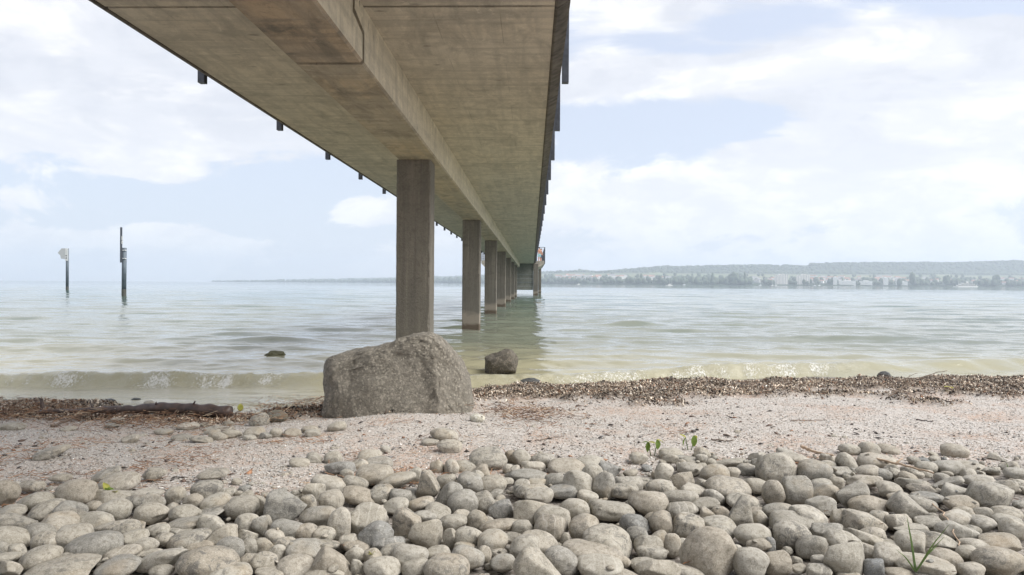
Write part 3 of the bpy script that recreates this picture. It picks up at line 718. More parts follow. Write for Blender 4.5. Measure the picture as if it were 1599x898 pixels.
# ------------------------------------------------------------------ pebbles transcribed from the photograph
HERO = {
(0,700,4): [(40,270,150,140,0),(225,325,235,100,8),(470,275,240,150,15),(745,210,230,90,5),(720,290,250,80,0),(910,285,210,65,5),(1095,290,125,95,0),(1210,330,130,85,20),(1290,255,190,100,0),(1355,345,190,105,10),(1520,365,200,120,10),(70,390,170,60,0),(290,385,210,100,10),(445,395,185,100,-10),(590,370,130,75,0),(715,385,200,125,0),(900,340,220,110,0),(950,400,210,110,0),(1155,400,190,95,0),(1300,400,230,50,12),(110,470,260,120,0),(360,475,240,130,5),(590,455,230,115,-8),(720,488,240,80,10),(790,515,190,110,20),(985,520,150,80,5),(1130,520,150,60,0),(1170,470,250,80,8),(1330,470,180,130,0),(1400,545,190,130,0),(1540,470,160,110,10),(70,560,230,120,-15),(240,525,220,110,-8),(285,585,180,110,5),(460,550,210,125,5),(590,600,340,150,8),(840,555,170,90,12),(900,605,190,90,15),(1030,565,130,70,0),(1180,565,260,90,12),(1550,545,110,90,0),(1440,625,190,130,0),(1250,610,170,60,0),(100,645,120,90,0),(20,640,80,110,0),(245,680,240,120,15),(500,690,250,80,-8),(760,655,230,90,15),(940,655,160,50,0),(1010,690,310,110,20),(1300,710,380,190,0),(1560,620,110,100,0),(1560,700,120,80,0),(380,750,450,110,5),(740,735,280,110,12),(60,745,160,110,0),(1010,760,150,60,0),(1430,770,280,110,0),(650,725,90,50,0),
 (290,40,170,60,20),(380,180,140,45,0),(200,230,150,60,0),(965,155,150,60,0),(1330,158,190,45,5),(660,165,170,60,20),(830,225,40,30,0)],
(400,700,4): [(360,60,115,55,0),(270,90,130,45,-5),(480,60,110,70,15),(710,45,150,60,0),(640,100,120,60,0),(770,85,170,60,0),(520,125,190,80,5),(740,160,230,115,0),(1450,65,240,110,0),(1590,55,80,80,0),(1575,130,70,60,0),(1130,115,90,75,0),(1220,115,100,90,0),(1300,110,160,60,0),(1400,140,120,75,0),(870,195,260,85,15),(455,220,215,100,-8),(620,215,160,80,-10),(360,265,140,100,-15),(1000,160,90,80,0),(1080,225,150,170,0),(1190,200,120,80,0),(1340,210,170,95,-20),(1200,290,200,100,48),(1480,215,170,70,0),(1560,205,100,40,0),(1290,330,200,125,15),(1420,330,150,120,0),(1530,370,160,110,0),(200,360,260,185,0),(320,350,110,110,0),(470,320,150,100,0),(650,295,220,75,-12),(780,280,160,90,10),(900,295,140,85,0),(870,355,170,75,10),(1030,345,170,75,15),(1130,400,170,70,-12),(25,350,100,110,0),(20,480,90,120,0),(65,465,80,90,0),(205,500,220,110,0),(400,420,260,120,10),(520,470,140,180,0),(700,440,240,160,5),(750,540,220,150,25),(940,460,180,170,0),(1060,530,200,170,0),(1060,420,150,60,0),(1230,460,180,95,12),(1380,445,130,110,0),(1500,480,220,80,10),(310,525,150,100,0),(430,540,130,90,0),(120,545,130,80,0),(180,590,150,70,0),(380,600,280,80,0),(45,610,130,90,-8),(300,640,220,110,-8),(580,580,130,80,0),(630,610,170,60,-5),(830,590,200,90,5),(860,640,170,80,5),(1210,555,90,110,0),(1330,550,180,110,0),(1480,575,190,120,0),(620,670,130,90,0),(730,685,120,110,10),(960,670,230,140,0),(1140,650,150,80,0),(1320,680,210,130,-10),(1425,660,90,95,0),(1300,610,130,50,0),(50,710,160,110,-15),(240,735,240,110,5),(480,710,250,160,-18),(630,735,90,110,0),(790,740,230,120,0),(1000,745,180,100,15),(1190,745,280,150,0),(1540,710,160,90,0),(420,775,270,80,0),(135,650,120,90,0),(100,770,200,60,0),(1520,650,110,40,0)],
(800,700,4): [(55,60,130,100,10),(200,75,170,85,0),(130,110,150,60,0),(340,120,230,85,0),(490,85,180,60,0),(600,130,150,100,0),(100,165,230,60,0),(60,225,100,60,0),(150,215,120,50,0),(270,200,160,80,0),(410,225,200,150,-15),(570,230,140,150,0),(500,150,130,100,0),(730,215,180,80,-8),(700,260,180,80,0),(790,60,110,70,0),(990,30,150,60,0),(1190,40,110,80,-10),(1060,55,170,40,0),(1140,95,140,50,-5),(1230,90,90,50,0),(1340,90,220,50,12),(1470,130,140,70,0),(1570,120,100,150,0),(950,150,120,110,0),(1065,185,150,100,25),(1110,130,160,80,0),(1265,155,180,100,0),(1380,150,90,60,0),(1530,50,110,60,15),(920,250,180,100,0),(1200,220,100,60,0),(1145,265,190,75,-5),(1350,250,270,120,-8),(1520,230,150,80,0),(120,260,220,80,0),(165,290,180,90,0),(320,265,190,80,0),(150,385,270,140,8),(390,380,190,120,0),(620,380,280,100,-5),(470,300,130,60,-15),(250,430,220,120,0),(240,490,210,150,15),(450,500,190,160,0),(850,335,240,130,-8),(1050,300,220,80,0),(1060,385,200,90,0),(1200,345,180,60,12),(1260,300,130,70,-30),(1425,400,150,200,-5),(1300,405,110,80,0),(1220,415,90,90,0),(1440,330,200,80,-8),(930,460,165,130,0),(765,470,175,110,0),(1100,475,200,130,0),(1290,490,220,100,0),(1550,440,110,90,0),(1530,400,120,60,0),(595,575,310,160,-12),(500,645,370,120,-5),(65,500,140,90,0),(170,590,260,130,-18),(80,620,190,140,0),(300,700,220,150,-25),(850,600,180,120,0),(870,650,190,80,0),(1000,600,100,120,0),(1225,640,350,270,0),(1500,540,220,120,0),(1490,710,230,170,0),(1540,600,150,70,0),(180,750,330,170,-25),(545,740,290,110,0),(690,705,100,60,-10),(830,720,190,50,0),(910,755,280,130,0),(700,780,180,60,0),(780,540,140,100,0),(330,570,60,80,0),(1100,765,200,70,-10),(1400,640,80,70,0)],
(1199,700,4): [(60,130,230,180,-8),(290,150,200,130,-10),(170,55,190,50,-8),(105,20,100,40,-5),(510,5,130,60,-5),(630,5,120,85,0),(750,5,130,50,-8),(1165,15,160,75,0),(490,90,130,100,-30),(690,80,230,80,0),(365,105,120,55,0),(180,255,190,160,-5),(35,275,140,140,0),(360,280,180,110,-3),(340,225,130,60,0),(450,140,130,50,0),(630,150,150,80,0),(600,200,210,70,5),(720,165,100,70,0),(810,165,110,55,-30),(880,140,100,60,0),(990,120,130,70,0),(520,290,200,150,0),(430,215,100,70,0),(760,250,150,70,0),(630,350,250,95,0),(330,350,180,100,-5),(880,360,270,120,-25),(960,350,180,90,-15),(830,310,160,60,0),(900,215,160,60,0),(970,250,200,60,-5),(1000,300,200,60,-5),(1170,270,200,100,0),(1400,295,260,150,-4),(1110,215,190,50,20),(1130,120,180,80,0),(1320,195,200,60,0),(1480,235,150,70,0),(1550,155,140,60,0),(1250,110,180,50,0),(1400,140,120,50,0),(1200,345,180,80,0),(1170,430,190,80,0),(1220,400,140,70,0),(1490,400,180,65,0),(1340,400,120,60,0),(590,450,240,130,0),(450,430,110,100,0),(815,455,150,90,0),(690,430,130,90,0),(1000,460,160,60,0),(880,500,200,60,0),(1180,510,250,100,-8),(1340,460,160,70,0),(1540,495,180,110,-5),(1500,450,160,60,0),(150,540,230,150,0),(160,460,290,110,0),(260,430,230,110,-18),(70,390,200,90,0),(280,610,200,120,5),(370,510,200,90,0),(480,590,240,120,-15),(600,560,220,90,-10),(650,540,160,80,0),(480,690,260,200,0),(620,640,220,100,-10),(740,660,180,120,-5),(890,580,180,120,0),(1050,580,220,110,-10),(660,740,130,100,0),(970,720,320,100,0),(1100,680,200,100,-15),(1240,660,140,100,0),(1280,600,180,70,0),(1450,590,240,80,0),(1440,700,310,160,0),(1270,760,170,90,5),(820,775,170,50,0),(1020,785,220,40,0),(60,710,170,130,0),(320,765,150,80,0),(320,700,90,60,0),(200,750,100,40,0),(500,785,140,40,0),(120,640,70,50,0),(15,600,60,80,0)],
(0,540,3.2): [(60,403,125,38,0),(590,375,85,32,0),(340,415,75,25,0),(560,400,60,25,0),(940,402,110,38,3),(1020,392,60,20,0),(1060,415,90,25,5),(820,430,90,28,0),(910,458,100,28,-5),(1010,468,120,30,-8),(1090,450,100,45,-10),(1060,430,80,25,0),(1130,415,70,25,0),(1155,440,100,42,0),(1295,372,100,60,15),(1270,435,100,45,0),(1330,448,60,30,0),(1380,435,65,45,0),(1460,435,90,35,0),(1550,410,80,25,5),(1560,433,80,32,5),(1245,458,70,25,0),(655,465,90,42,20),(265,525,150,45,15),(1145,385,60,30,0)],
(450,480,3.553): [(270,660,105,50,15),(120,675,90,30,0),(140,697,100,38,5),(865,705,160,68,-5),(895,770,140,68,0),(540,787,60,40,-10),(790,745,100,30,0)],
}
stones = []
for (ox, oy, sc), L in HERO.items():
    for (cx, cy, w_, h_, ro) in L:
        stones.append((ox+cx/sc, oy+cy/sc, w_/sc, h_/sc, ro))
# landmark stones get hand-written descriptions
LAND = [(1106,860,'the largest pebble, a broad round tan-grey stone low in the foreground','the largest round stone'),
 (665,832,'blocky squared stone with dark stains on its faces','the blocky stained stone'),
 (1156,800,'tall upright slab-shaped pebble wedged on end','the upright slab'),
 (949,844,'smooth oval pebble with an ochre tint on its upper edge','the ochre-tinted oval stone'),
 (1319,872,'pointed angular stone like a small pyramid','the pyramid-shaped stone'),
 (1419,790,'wedge-shaped pebble tilted down to the right with streaked face','the tilted wedge stone'),
 (1549,774,'large smooth oval pebble near the right edge halfway down the bank','the large oval near the right edge'),
 (1559,875,'large flat grey oval pebble in the bottom right corner','the flat oval in the bottom right corner'),
 (450,790,'rough lumpy grey stone larger than the smooth pebbles round it','the rough lumpy stone'),
 (670,756,'triangular stone standing point-down among rounded pebbles','the triangular standing stone'),
 (1137,762,'broad smooth blue-grey domed pebble','the blue-grey dome'),
 (148,850,'long dark-blotched oval pebble in the left foreground','the dark-blotched long stone'),
 (325,877,'very broad mottled pebble at the bottom edge on the left','the broad mottled stone'),
 (95,888,'long flat pebble on the bottom edge near the left corner','the long flat corner stone'),
 (117,769,'broad pale sloping pebble at the upper left edge of the bank','the broad pale sloping stone'),
 (514,755,'smooth pale sausage-shaped pebble on the upper edge of the bank','the sausage-shaped stone'),
 (1214,733,'big rounded grey stone standing out on the upper edge of the bank','the big upper-edge stone'),
 (902,756,'egg-shaped pebble standing upright, the taller of an adjoining pair','the upright egg stone'),
 (1244,764,'dark-spotted round stone below the big upper-edge stone','the dark-spotted round stone'),
 (575,810,'large smooth oval pebble resting on its side left of centre','the large smooth oval'),
 (845,888,'big wedge-shaped pebble with a straight sloping ridge at the bottom edge','the wedge at the bottom edge'),
 (697,886,'broad domed pebble cut by the bottom edge near the centre','the dome at the bottom edge'),
 (585,740,'rounded speckled pebble lying at the top of the bank below the boulder','the speckled upper stone'),
 (762,716,'wide low pebble highest up the bank right of the boulder','the wide low upper stone'),
 (1236,835,'pale flat oval pebble with a chalky face','the chalky oval stone'),
 (530,818,'tall upright oval pebble leaning beside the large smooth oval','the leaning tall stone'),
 (666,656,'lone pebble','x')]
LAND = [l for l in LAND if l[3] != 'x']
stones.sort(key=lambda s: -s[2]*s[3])
lm = {}
for li, (lx, ly, full, short) in enumerate(LAND):
    best = min(range(len(stones)), key=lambda i: math.hypot(stones[i][0]-lx, stones[i][1]-ly) if i not in lm else 1e9)
    lm[best] = li
order = sorted(lm) + [i for i in range(len(stones)) if i not in lm]
indiv = set(order[:298])
XG0, XG1, YG0, YG1, GS = -4.2, 5.4, 1.0, 5.2, .01
hgx = np.arange(XG0, XG1, GS); hgy = np.arange(YG0, YG1, GS)
HX, HY = np.meshgrid(hgx, hgy, indexing='ij'); HG = zground(HX.ravel(), HY.ravel()).reshape(HX.shape); HF = HG.copy()
SHAPES = []
ICO[3] = ICO[4]
for k in range(44):
    V = ICO[3][0].copy(); r = np.random.default_rng(900+k)
    p = 2 + (.05+.7*r.random())                 # superellipsoid power: some boxy, some egg-like
    nrm = (np.abs(V)**p).sum(1)**(1/p); V = V/nrm[:, None]
    for _ in range(r.integers(1, 5)):
        n = r.normal(size=3); n /= np.linalg.norm(n); lv = .66+.28*r.random(); dd = V@n
        ex = np.clip(dd-lv, 0, None); V -= np.outer(ex*.8, n)
    V *= (1 + .12*fbm(V, .8, k*1.7, 2) + .028*fbm(V, 3.5, k*2.7, 3))[:, None]
    V[:, 0] *= 1 + .22*(r.random()-.5)*V[:, 2]; V[:, 2] *= 1 + .35*(r.random()-.5)*V[:, 0]
    V -= (V.max(0)+V.min(0))/2; V /= (V.max(0)-V.min(0))/2
    SHAPES.append(V)
ANG = []
for k in range(6):
    V = rockmesh((1, 1, 1), 300+k, 3, 11, .06, .5); V -= (V.max(0)+V.min(0))/2; V /= (V.max(0)-V.min(0))/2; ANG.append(V)
bagV, bagF, bagn = [], [], 0
def stamp(c, a, b, cc):
    i0, i1 = int((c[0]-a-XG0)/GS), int((c[0]+a-XG0)/GS)+1; j0, j1 = int((c[1]-b-YG0)/GS), int((c[1]+b-YG0)/GS)+1
    i0, j0 = max(i0, 0), max(j0, 0); i1, j1 = min(i1, len(hgx)), min(j1, len(hgy))
    if i1 <= i0 or j1 <= j0: return
    q = ((HX[i0:i1, j0:j1]-c[0])/a)**2 + ((HY[i0:i1, j0:j1]-c[1])/b)**2
    t = c[2] + cc*np.sqrt(np.clip(1-q, 0, 1)); HF[i0:i1, j0:j1] = np.where(q < 1, np.maximum(HF[i0:i1, j0:j1], t), HF[i0:i1, j0:j1])
labels = {}
info = []
for rank, i in enumerate(order):
    px, py, w_, h_, ro = stones[i]
    inbank = py > 700
    d = ray(px, py + h_*.06)
    th = math.atan2(-d.z, math.hypot(d.x, d.y))
    # solve the distance where the stone centre sits on the ground
    lift = (.018 if py > 735 else 0)
    p = on_ground(px, py + h_*.06, lift, h_*.5*.72); mpp = p.y/FPX
    a = w_*.5*mpp*1.04
    b = a*(.72+.3*random.random())
    if h_ > w_*.8: b = a*(.8+.15*random.random())
    vis = h_*.60*mpp
    c = math.sqrt(max(vis**2 - (b*math.sin(th))**2*.8, (vis*.74)**2))/math.cos(th)
    special = lm.get(i)
    angular = special in (1, 2, 4, 5, 8, 9, 20) if special is not None else (random.random() < .10)
    Vb = (ANG[(i*7) % 6] if angular else SHAPES[(i*13) % 44]).copy()
    if random.random() < .5: Vb[:, 0] *= -1; Fm = ICO[3][1][:, ::-1]
    else: Fm = ICO[3][1]
    Vs = rot(Vb*np.array([a, b, c]), R(random.uniform(-10, 14)), -R(ro), R(random.uniform(-16, 16)))
    stamp(p, a*.95, b*.95, c)
    if i in indiv:
        o = mk('pebble', Vs, Fm, M_stone, smooth=True, loc=tuple(p)); info.append((i, px, py, w_, h_, ro, o, special))
    else:
        bagV.append(Vs+np.array(p)); bagF.append(Fm+bagn); bagn += len(Vs)
from collections import defaultdict
cnt = defaultdict(list)
for rec in info:
    i, px, py, w_, h_, ro, o, sp = rec
    tag(o, None, 'pebble', 'rounded pebbles of the stony bank')
    if sp is not None: o['label'] = LAND[sp][2]; continue
    if py < 700:
        cnt[('wrack',)].append(rec); continue
    li = min(range(len(LAND)), key=lambda k: math.hypot(LAND[k][0]-px, (LAND[k][1]-py)*1.3))
    ddx, ddy = px-LAND[li][0], py-LAND[li][1]
    dr = ('right of' if ddx > 0 else 'left of') if abs(ddx) > abs(ddy)*1.2 else ('in front of' if ddy > 0 else 'behind')
    cnt[(li, dr)].append(rec)
ORD = ['nearest', 'second', 'third', 'fourth', 'fifth', 'sixth', 'seventh', 'eighth', 'ninth', 'tenth', 'eleventh', 'twelfth'] + ['%dth' % k for k in range(13, 60)]
def shape_word(w_, h_, ro):
    q = w_/h_; s_ = 'flat' if q > 2.4 else 'oval' if q > 1.6 else 'rounded' if q > .95 else 'upright'
    z_ = 'large' if w_*h_ > 1500 else 'small' if w_*h_ < 700 else 'middling'
    t_ = ' tilted' if abs(ro) >= 12 else ''
    return z_ + t_ + ' ' + s_
for key, L in cnt.items():
    if key == ('wrack',):
        L.sort(key=lambda r_: r_[1])
        for k, r_ in enumerate(L):
            side = 'left of the boulder' if r_[1] < 505 else 'below the boulder' if r_[1] < 735 else 'right of the boulder below the weed bank'
            r_[6]['label'] = '%s grey pebble on the gravel %s, %s from the left' % (shape_word(*r_[3:6]), side, ['first'] [0] if k == 0 else ORD[k])
        continue
    li, dr = key
    L.sort(key=lambda r_: math.hypot(r_[1]-LAND[li][0], r_[2]-LAND[li][1]))
    for k, r_ in enumerate(L):
        r_[6]['label'] = '%s grey pebble, %s %s %s' % (shape_word(*r_[3:6]), ORD[k], dr, LAND[li][3])
# filler stones dropped into the gaps
def drop(n, amin, amax, region, maxrise, tries=7, sub=3, sink=.25):
    global bagn
    for _ in range(n):
        best = None
        a = random.uniform(amin, amax); b = a*random.uniform(.6, .9); c = a*random.uniform(.38, .68)
        for _t in range(tries):
            x, y = region()
            if x is None: continue
            i, j = int((x-XG0)/GS), int((y-YG0)/GS); ra, rb = max(1, int(a/GS*.9)), max(1, int(b/GS*.9))
            if i-ra < 0 or j-rb < 0 or i+ra >= len(hgx) or j+rb >= len(hgy): continue
            sub_ = HF[i-ra:i+ra+1, j-rb:j+rb+1]; q = ((HX[i-ra:i+ra+1, j-rb:j+rb+1]-x)/a)**2 + ((HY[i-ra:i+ra+1, j-rb:j+rb+1]-y)/b)**2
            z = (sub_ - 0 + c*np.sqrt(np.clip(1-q, 0, 1)))[q < 1]
            if len(z) == 0: continue
            zc = np.percentile(z, 80); rise = zc - c - HG[i, j]
            if best is None or rise < best[0]: best = (rise, x, y, zc)
        if best is None or best[0] > maxrise: continue
        _, x, y, zc = best; zc -= sink*c
        V = SHAPES[random.randrange(44)] if random.random() > .08 else ANG[random.randrange(6)]
        Vs = rot(V*np.array([a, b, c]), R(random.uniform(-18, 18)), R(random.uniform(-18, 18)), R(random.uniform(-90, 90))) + np.array((x, y, zc))
        bagV.append(Vs); bagF.append(ICO[3][1]+bagn); bagn += len(Vs); stamp((x, y, zc), a*.9, b*.9, c)
def reg_bank():
    x = random.uniform(-3.6, 5.0); y = random.uniform(1.9, 4.6)
    if y > pebble_edge(x)-.05 + random.uniform(-.3, .25): return None, None
    return x, y
def reg_front():
    return random.uniform(-3.8, 5.0), random.uniform(1.05, 2.35)
def reg_side():
    x = random.choice((random.uniform(-4.1, -2.0), random.uniform(2.2, 5.3))); y = random.uniform(1.2, 4.5)
    if y > pebble_edge(x) - .1 or abs(x) < y*.68: return None, None
    return x, y
drop(520, .040, .065, reg_front, .05); drop(380, .045, .07, reg_side, .05)
drop(900, .022, .045, reg_bank, .035); drop(1100, .010, .022, reg_bank, .05, 4)
def reg_gravel():
    x = random.uniform(-4, 5); y = random.uniform(3.4, 5.1)
    if y < pebble_edge(x): return None, None
    return x, y
drop(1500, .006, .013, reg_bank, .06, 3); drop(90, .010, .03, reg_gravel, .03, 2, sink=1.1)
bag = mk('small_pebbles', np.concatenate(bagV), np.concatenate(bagF), M_stone, smooth=True)
tag(bag, 'countless smaller grey pebbles filling the gaps of the stony bank', 'pebbles', kind='stuff')

# ------------------------------------------------------------------ shell chips and weed debris
def chips(n, region, smin, smax, asp, pal, name, mat, label, cat, zoff=.002, tiltmax=.5, jitz=.0, flat=.35, vary=.2):
    XY = region(n); n = len(XY); r = np.random.default_rng(len(name)+n)
    z = zground(XY[:, 0], XY[:, 1])
    s = smin+(smax-smin)*r.random(n)**2.2
    T = np.array([[1, .0, 0], [-.5, .8, 0], [-.6, -.7, 0], [0, .1, 1.0], [.3, -.6, .2]])
    Fc = np.array([[0, 1, 3], [1, 2, 3], [2, 4, 3], [4, 0, 3], [0, 4, 1], [1, 4, 2]])
    B = T[None]*np.stack([s*asp*(.6+.8*r.random(n)), s, s*flat], 1)[:, None, :]
    B = B*(1+.5*(r.random((n, 5, 1))-.5))
    yaw = r.random(n)*6.28; t1 = (r.random(n)-.5)*2*tiltmax; t2 = (r.random(n)-.5)*2*tiltmax
    c, s_ = np.cos(t1), np.sin(t1); B = np.stack([B[..., 0], B[..., 1]*c[:, None]-B[..., 2]*s_[:, None], B[..., 1]*s_[:, None]+B[..., 2]*c[:, None]], -1)
    c, s_ = np.cos(t2), np.sin(t2); B = np.stack([B[..., 0]*c[:, None]+B[..., 2]*s_[:, None], B[..., 1], -B[..., 0]*s_[:, None]+B[..., 2]*c[:, None]], -1)
    c, s_ = np.cos(yaw), np.sin(yaw); B = np.stack([B[..., 0]*c[:, None]-B[..., 1]*s_[:, None], B[..., 0]*s_[:, None]+B[..., 1]*c[:, None], B[..., 2]], -1)
    B += np.stack([XY[:, 0], XY[:, 1], z+zoff+jitz*r.random(n)], 1)[:, None, :]
    F = (Fc[None]+5*np.arange(n)[:, None, None]).reshape(-1, 3)
    o = mk(name, B.reshape(-1, 3), F, mat)
    P = np.array([p[:3] for p in pal]); W = np.array([p[3] for p in pal]); W = W/W.sum()
    C = P[r.choice(len(P), n, p=W)]*(.8+.4*r.random((n, 1)))*(1+vary*(grid_noise(XY[:, 0], XY[:, 1], .13, 8)+.8*grid_noise(XY[:, 0], XY[:, 1], .4, 9)))[:, None]; cattr(o.data, 'col', np.repeat(np.clip(C, 0, 1), 5, 0))
    tag(o, label, cat, kind='stuff'); return o
def samp(n, f, y0=3.0, y1=10.4):
    r = np.random.default_rng(n); Y = np.sqrt(r.random(n)*(y1**2-y0**2)+y0**2) if False else y0*(y1/y0)**r.random(n)
    X = (r.random(n)*2-1)*(Y*.74+.4) - .02*Y; XY = np.stack([X, Y], 1)
    return XY[r.random(n) < f(X, Y)]
def f_gravel(X, Y):
    t = Y/shore(X); return (t < .99)*sstep(-.35, -.1, Y-pebble_edge(X))*(1-.75*wrackf(X, Y))
chips(120000, lambda n: samp(n, f_gravel, 2.9, 9.5), .0028, .0085, 1.3,
      [(.57,.545,.505,3),(.68,.66,.63,2.2),(.45,.41,.365,3),(.35,.305,.26,1.8),(.28,.24,.20,1.2),(.09,.075,.065,.6),(.40,.25,.16,.6),(.36,.37,.37,.9)],
      'shell_grit', M_chip, 'pale pinkish shell grit and fine gravel covering the beach', 'shell grit')
f_wr = lambda X, Y: wrackf(X, Y)*(.5+.8*(grid_noise(X, Y, .2, 77)+.5))
chips(190000, lambda n: samp(n, f_wr, 5.0, 10.3), .005, .015, 1.7,
      [(.56,.48,.39,2.6),(.40,.32,.24,3.2),(.17,.12,.085,2.4),(.06,.043,.032,2.8),(.025,.02,.016,2.4),(.66,.60,.52,1.1),(.22,.11,.06,.9)],
      'weed_wrack', M_weed, 'dark bank of dried lake weed, shells and broken reed along the waterline', 'weed debris', .0, 1.3, .022, .5, .95)
def f_bits(X, Y):
    return f_gravel(X, Y)*(.15+.85*sstep(-.05, .2, grid_noise(X, Y, .6, 61)+.3*np.exp(-((X-.9)/1.1)**2)))
chips(1500, lambda n: samp(n, f_bits, 3.0, 8.5), .008, .022, 1.6, [(.05,.04,.035,3),(.13,.09,.07,2),(.30,.16,.09,1),(.22,.21,.20,1)],
      'dark_debris', M_weed, 'scattered dark bits of bark, shell and weed on the pale gravel', 'debris', .003, .5, .0, .5)
# fibrous brown straw: thin strands lying over the debris and gravel
def strands(n, region, lmin, lmax, rad, pal, name, label, cat, rise):
    XY = region(n); n = len(XY); r = np.random.default_rng(n+5)
    L = lmin+(lmax-lmin)*r.random(n)**2; yaw = r.random(n)*6.28; k = 4
    tt = np.linspace(-.5, .5, k)
    bend = (r.random(n)-.5)*.9
    px_ = XY[:, 0][:, None] + L[:, None]*(tt*np.cos(yaw)[:, None] - bend[:, None]*tt**2*np.sin(yaw)[:, None])
    py_ = XY[:, 1][:, None] + L[:, None]*(tt*np.sin(yaw)[:, None] + bend[:, None]*tt**2*np.cos(yaw)[:, None])
    z = zground(px_.ravel(), py_.ravel()).reshape(px_.shape); z = z.max(1)[:, None]*.6+z*.4 + .003 + rise*r.random((n, 1)) + (r.random((n, 1))-.5)*tt*L[:, None]*.8
    rd = rad*(.6+.8*r.random((n, 1)))
    nx_, ny_ = -np.sin(yaw)[:, None]*rd, np.cos(yaw)[:, None]*rd
    A = np.stack([px_+nx_, py_+ny_, z-rd*.5], -1); B = np.stack([px_-nx_, py_-ny_, z-rd*.5], -1); C = np.stack([px_, py_, z+rd], -1)
    Vv = np.stack([A, B, C], 2).reshape(-1, 3)            # n,k,3
    F = []
    for i in range(k-1):
        for (p, q) in ((0, 1), (1, 2), (2, 0)): F.append([i*3+p, i*3+q, (i+1)*3+q, (i+1)*3+p])
    F = (np.array(F)[None]+(3*k)*np.arange(n)[:, None, None]).reshape(-1, 4)
    o = mk(name, Vv, F, M_weed); P = np.array([p[:3] for p in pal]); W = np.array([p[3] for p in pal]); W = W/W.sum()
    Cc = P[r.choice(len(P), n, p=W)]*(.8+.4*r.random((n, 1))); cattr(o.data, 'col', np.repeat(Cc, 3*k, 0)); tag(o, label, cat, kind='stuff')
def f_str(X, Y):
    clump = sstep(.02, .25, grid_noise(X, Y, .45, 91)+.4*grid_noise(X, Y, .15, 92))
    return np.clip(wrackf(X, Y)*(.25+.5*(X < -1.2)) + .55*clump*f_gravel(X, Y)*(X < 1.0)*(1-.5*(X > -.5)), 0, 1)
strands(30000, lambda n: samp(n, f_str, 3.0, 9.8), .02, .11, .0013, [(.27,.14,.075,3),(.38,.22,.13,2),(.13,.07,.045,2),(.45,.34,.24,1)],
        'dry_weed_strands', 'thin reddish-brown strands of dried weed strewn over gravel and wrack', 'dried weed', .012)
def f_tuft(X, Y):
    q = np.zeros_like(X)
    for (cx, cy, rr, k) in TUFTS: q = np.maximum(q, k*np.exp(-((X-cx)**2+((Y-cy)*1.2)**2)/rr**2))
    return q
TUFTS = []
for (px, py, rr, k) in [(35, 645, .55, 1), (68, 638, .18, 1), (120, 648, .35, .8), (470, 628, .38, 1), (500, 630, .25, 1), (430, 634, .3, .8), (830, 648, .26, 1), (800, 640, .2, .7), (400, 655, .3, .6), (250, 660, .5, .6)]:
    p = on_ground(px, py+6); TUFTS.append((p.x, p.y, rr, k))
strands(60000, lambda n: samp(n, f_tuft, 5.0, 8.5), .02, .10, .0016, [(.20,.11,.06,3),(.10,.055,.035,3),(.32,.19,.11,1.5),(.45,.36,.26,1)],
        'weed_tufts', 'tangled heaps of dark brown dried weed at the waterline', 'weed heap', .085)

# ------------------------------------------------------------------ driftwood, branches, plants
M_log = plain('wet_driftwood', (.055, .035, .028), .5, 0, .6, 14)
M_twig = plain('dry_twig', (.16, .12, .09), .8, 0, .4, 30)
M_twig2 = plain('pale_root', (.42, .31, .22), .8, 0, .3, 30)
M_dleaf = plain('dead_leaf', (.30, .13, .055), .6, 0, .4, 40)
def leafmat(name, c):
    m, g_, b = newmat(name)
    P = N(g_.t, 'ShaderNodeTexCoord').outputs['Object']
    g_.link(g_.ramp(g_.noise(P, 60, 3), [(.35, tuple(x*.7 for x in c)), (.65, tuple(x*1.3 for x in c))]), b.inputs['Base Color'])
    b.inputs['Roughness'].default_value = .5
    tr = N(g_.t, 'ShaderNodeBsdfTranslucent'); tr.inputs[0].default_value = (c[0]*1.6, c[1]*1.5, c[2], 1)
    mx = N(g_.t, 'ShaderNodeMixShader'); mx.inputs[0].default_value = .4
    g_.link(b.outputs[0], mx.inputs[1]); g_.link(tr.outputs[0], mx.inputs[2]); g_.link(mx.outputs[0], g_.t.nodes['Material Output'].inputs[0])
    return m
M_leaf = leafmat('fresh_leaf', (.13, .20, .04)); M_leafy = leafmat('yellow_leaf', (.34, .34, .08)); M_grass = leafmat('grass_blade', (.11, .17, .06))
def wpath(pix, lifts, fix=None):
    out = []
    if fix is not None:
        Y0 = on_ground(*pix[0]).y
        return [tuple(at_dist(px, py, Y0+k*fix)) for k, (px, py) in enumerate(pix)]
    for (px, py), l in zip(pix, lifts):
        p = on_ground(px, py); out.append((p.x, p.y, p.z+l))
    return out
def interp_path(P, n):
    P = np.array(P); t = np.linspace(0, len(P)-1, n); return [tuple(np.interp(a, np.arange(len(P)), P[:, k]) for k in range(3)) for a in t]
# log
pa = on_ground(62, 653); pb_ = on_ground(362, 655)
lp = interp_path([(pa.x, pa.y, pa.z+.05), (pa.x*.6+pb_.x*.4, pa.y*.6+pb_.y*.4+.02, pa.z+.075), (pb_.x*.7+pa.x*.3, pb_.y, pb_.z+.085), (pb_.x, pb_.y-.02, pb_.z+.06)], 40)
rad = [.014+.034*min(1, (k/39)*1.5) + .0025*math.sin(k*1.7)+.003*math.sin(k*.6+1) for k in range(40)]
lg = empty('driftwood_log', tuple(lp[20])); tag(lg, 'dark wet driftwood log lying along the waterline left of the boulder', 'log')
mb = MB(); mb.tube(lp, rad, 14); lo = mb.build('trunk', M_log, lg, True)
for v in lo.data.vertices:
    q = v.co*14; v.co += Vector((0, mnoise.noise(q)*.012, mnoise.noise(q+Vector((9, 2, 1)))*.012))
for (k, dx_, dy_, dz_) in ((22, .03, -.05, .06), (30, .05, -.03, .07), (9, -.04, .02, .08)):
    p = Vector(lp[k]); MB().tube([p, p+Vector((dx_, dy_, dz_))], [.012, .005], 7).build('branch_stub', M_log, lg)
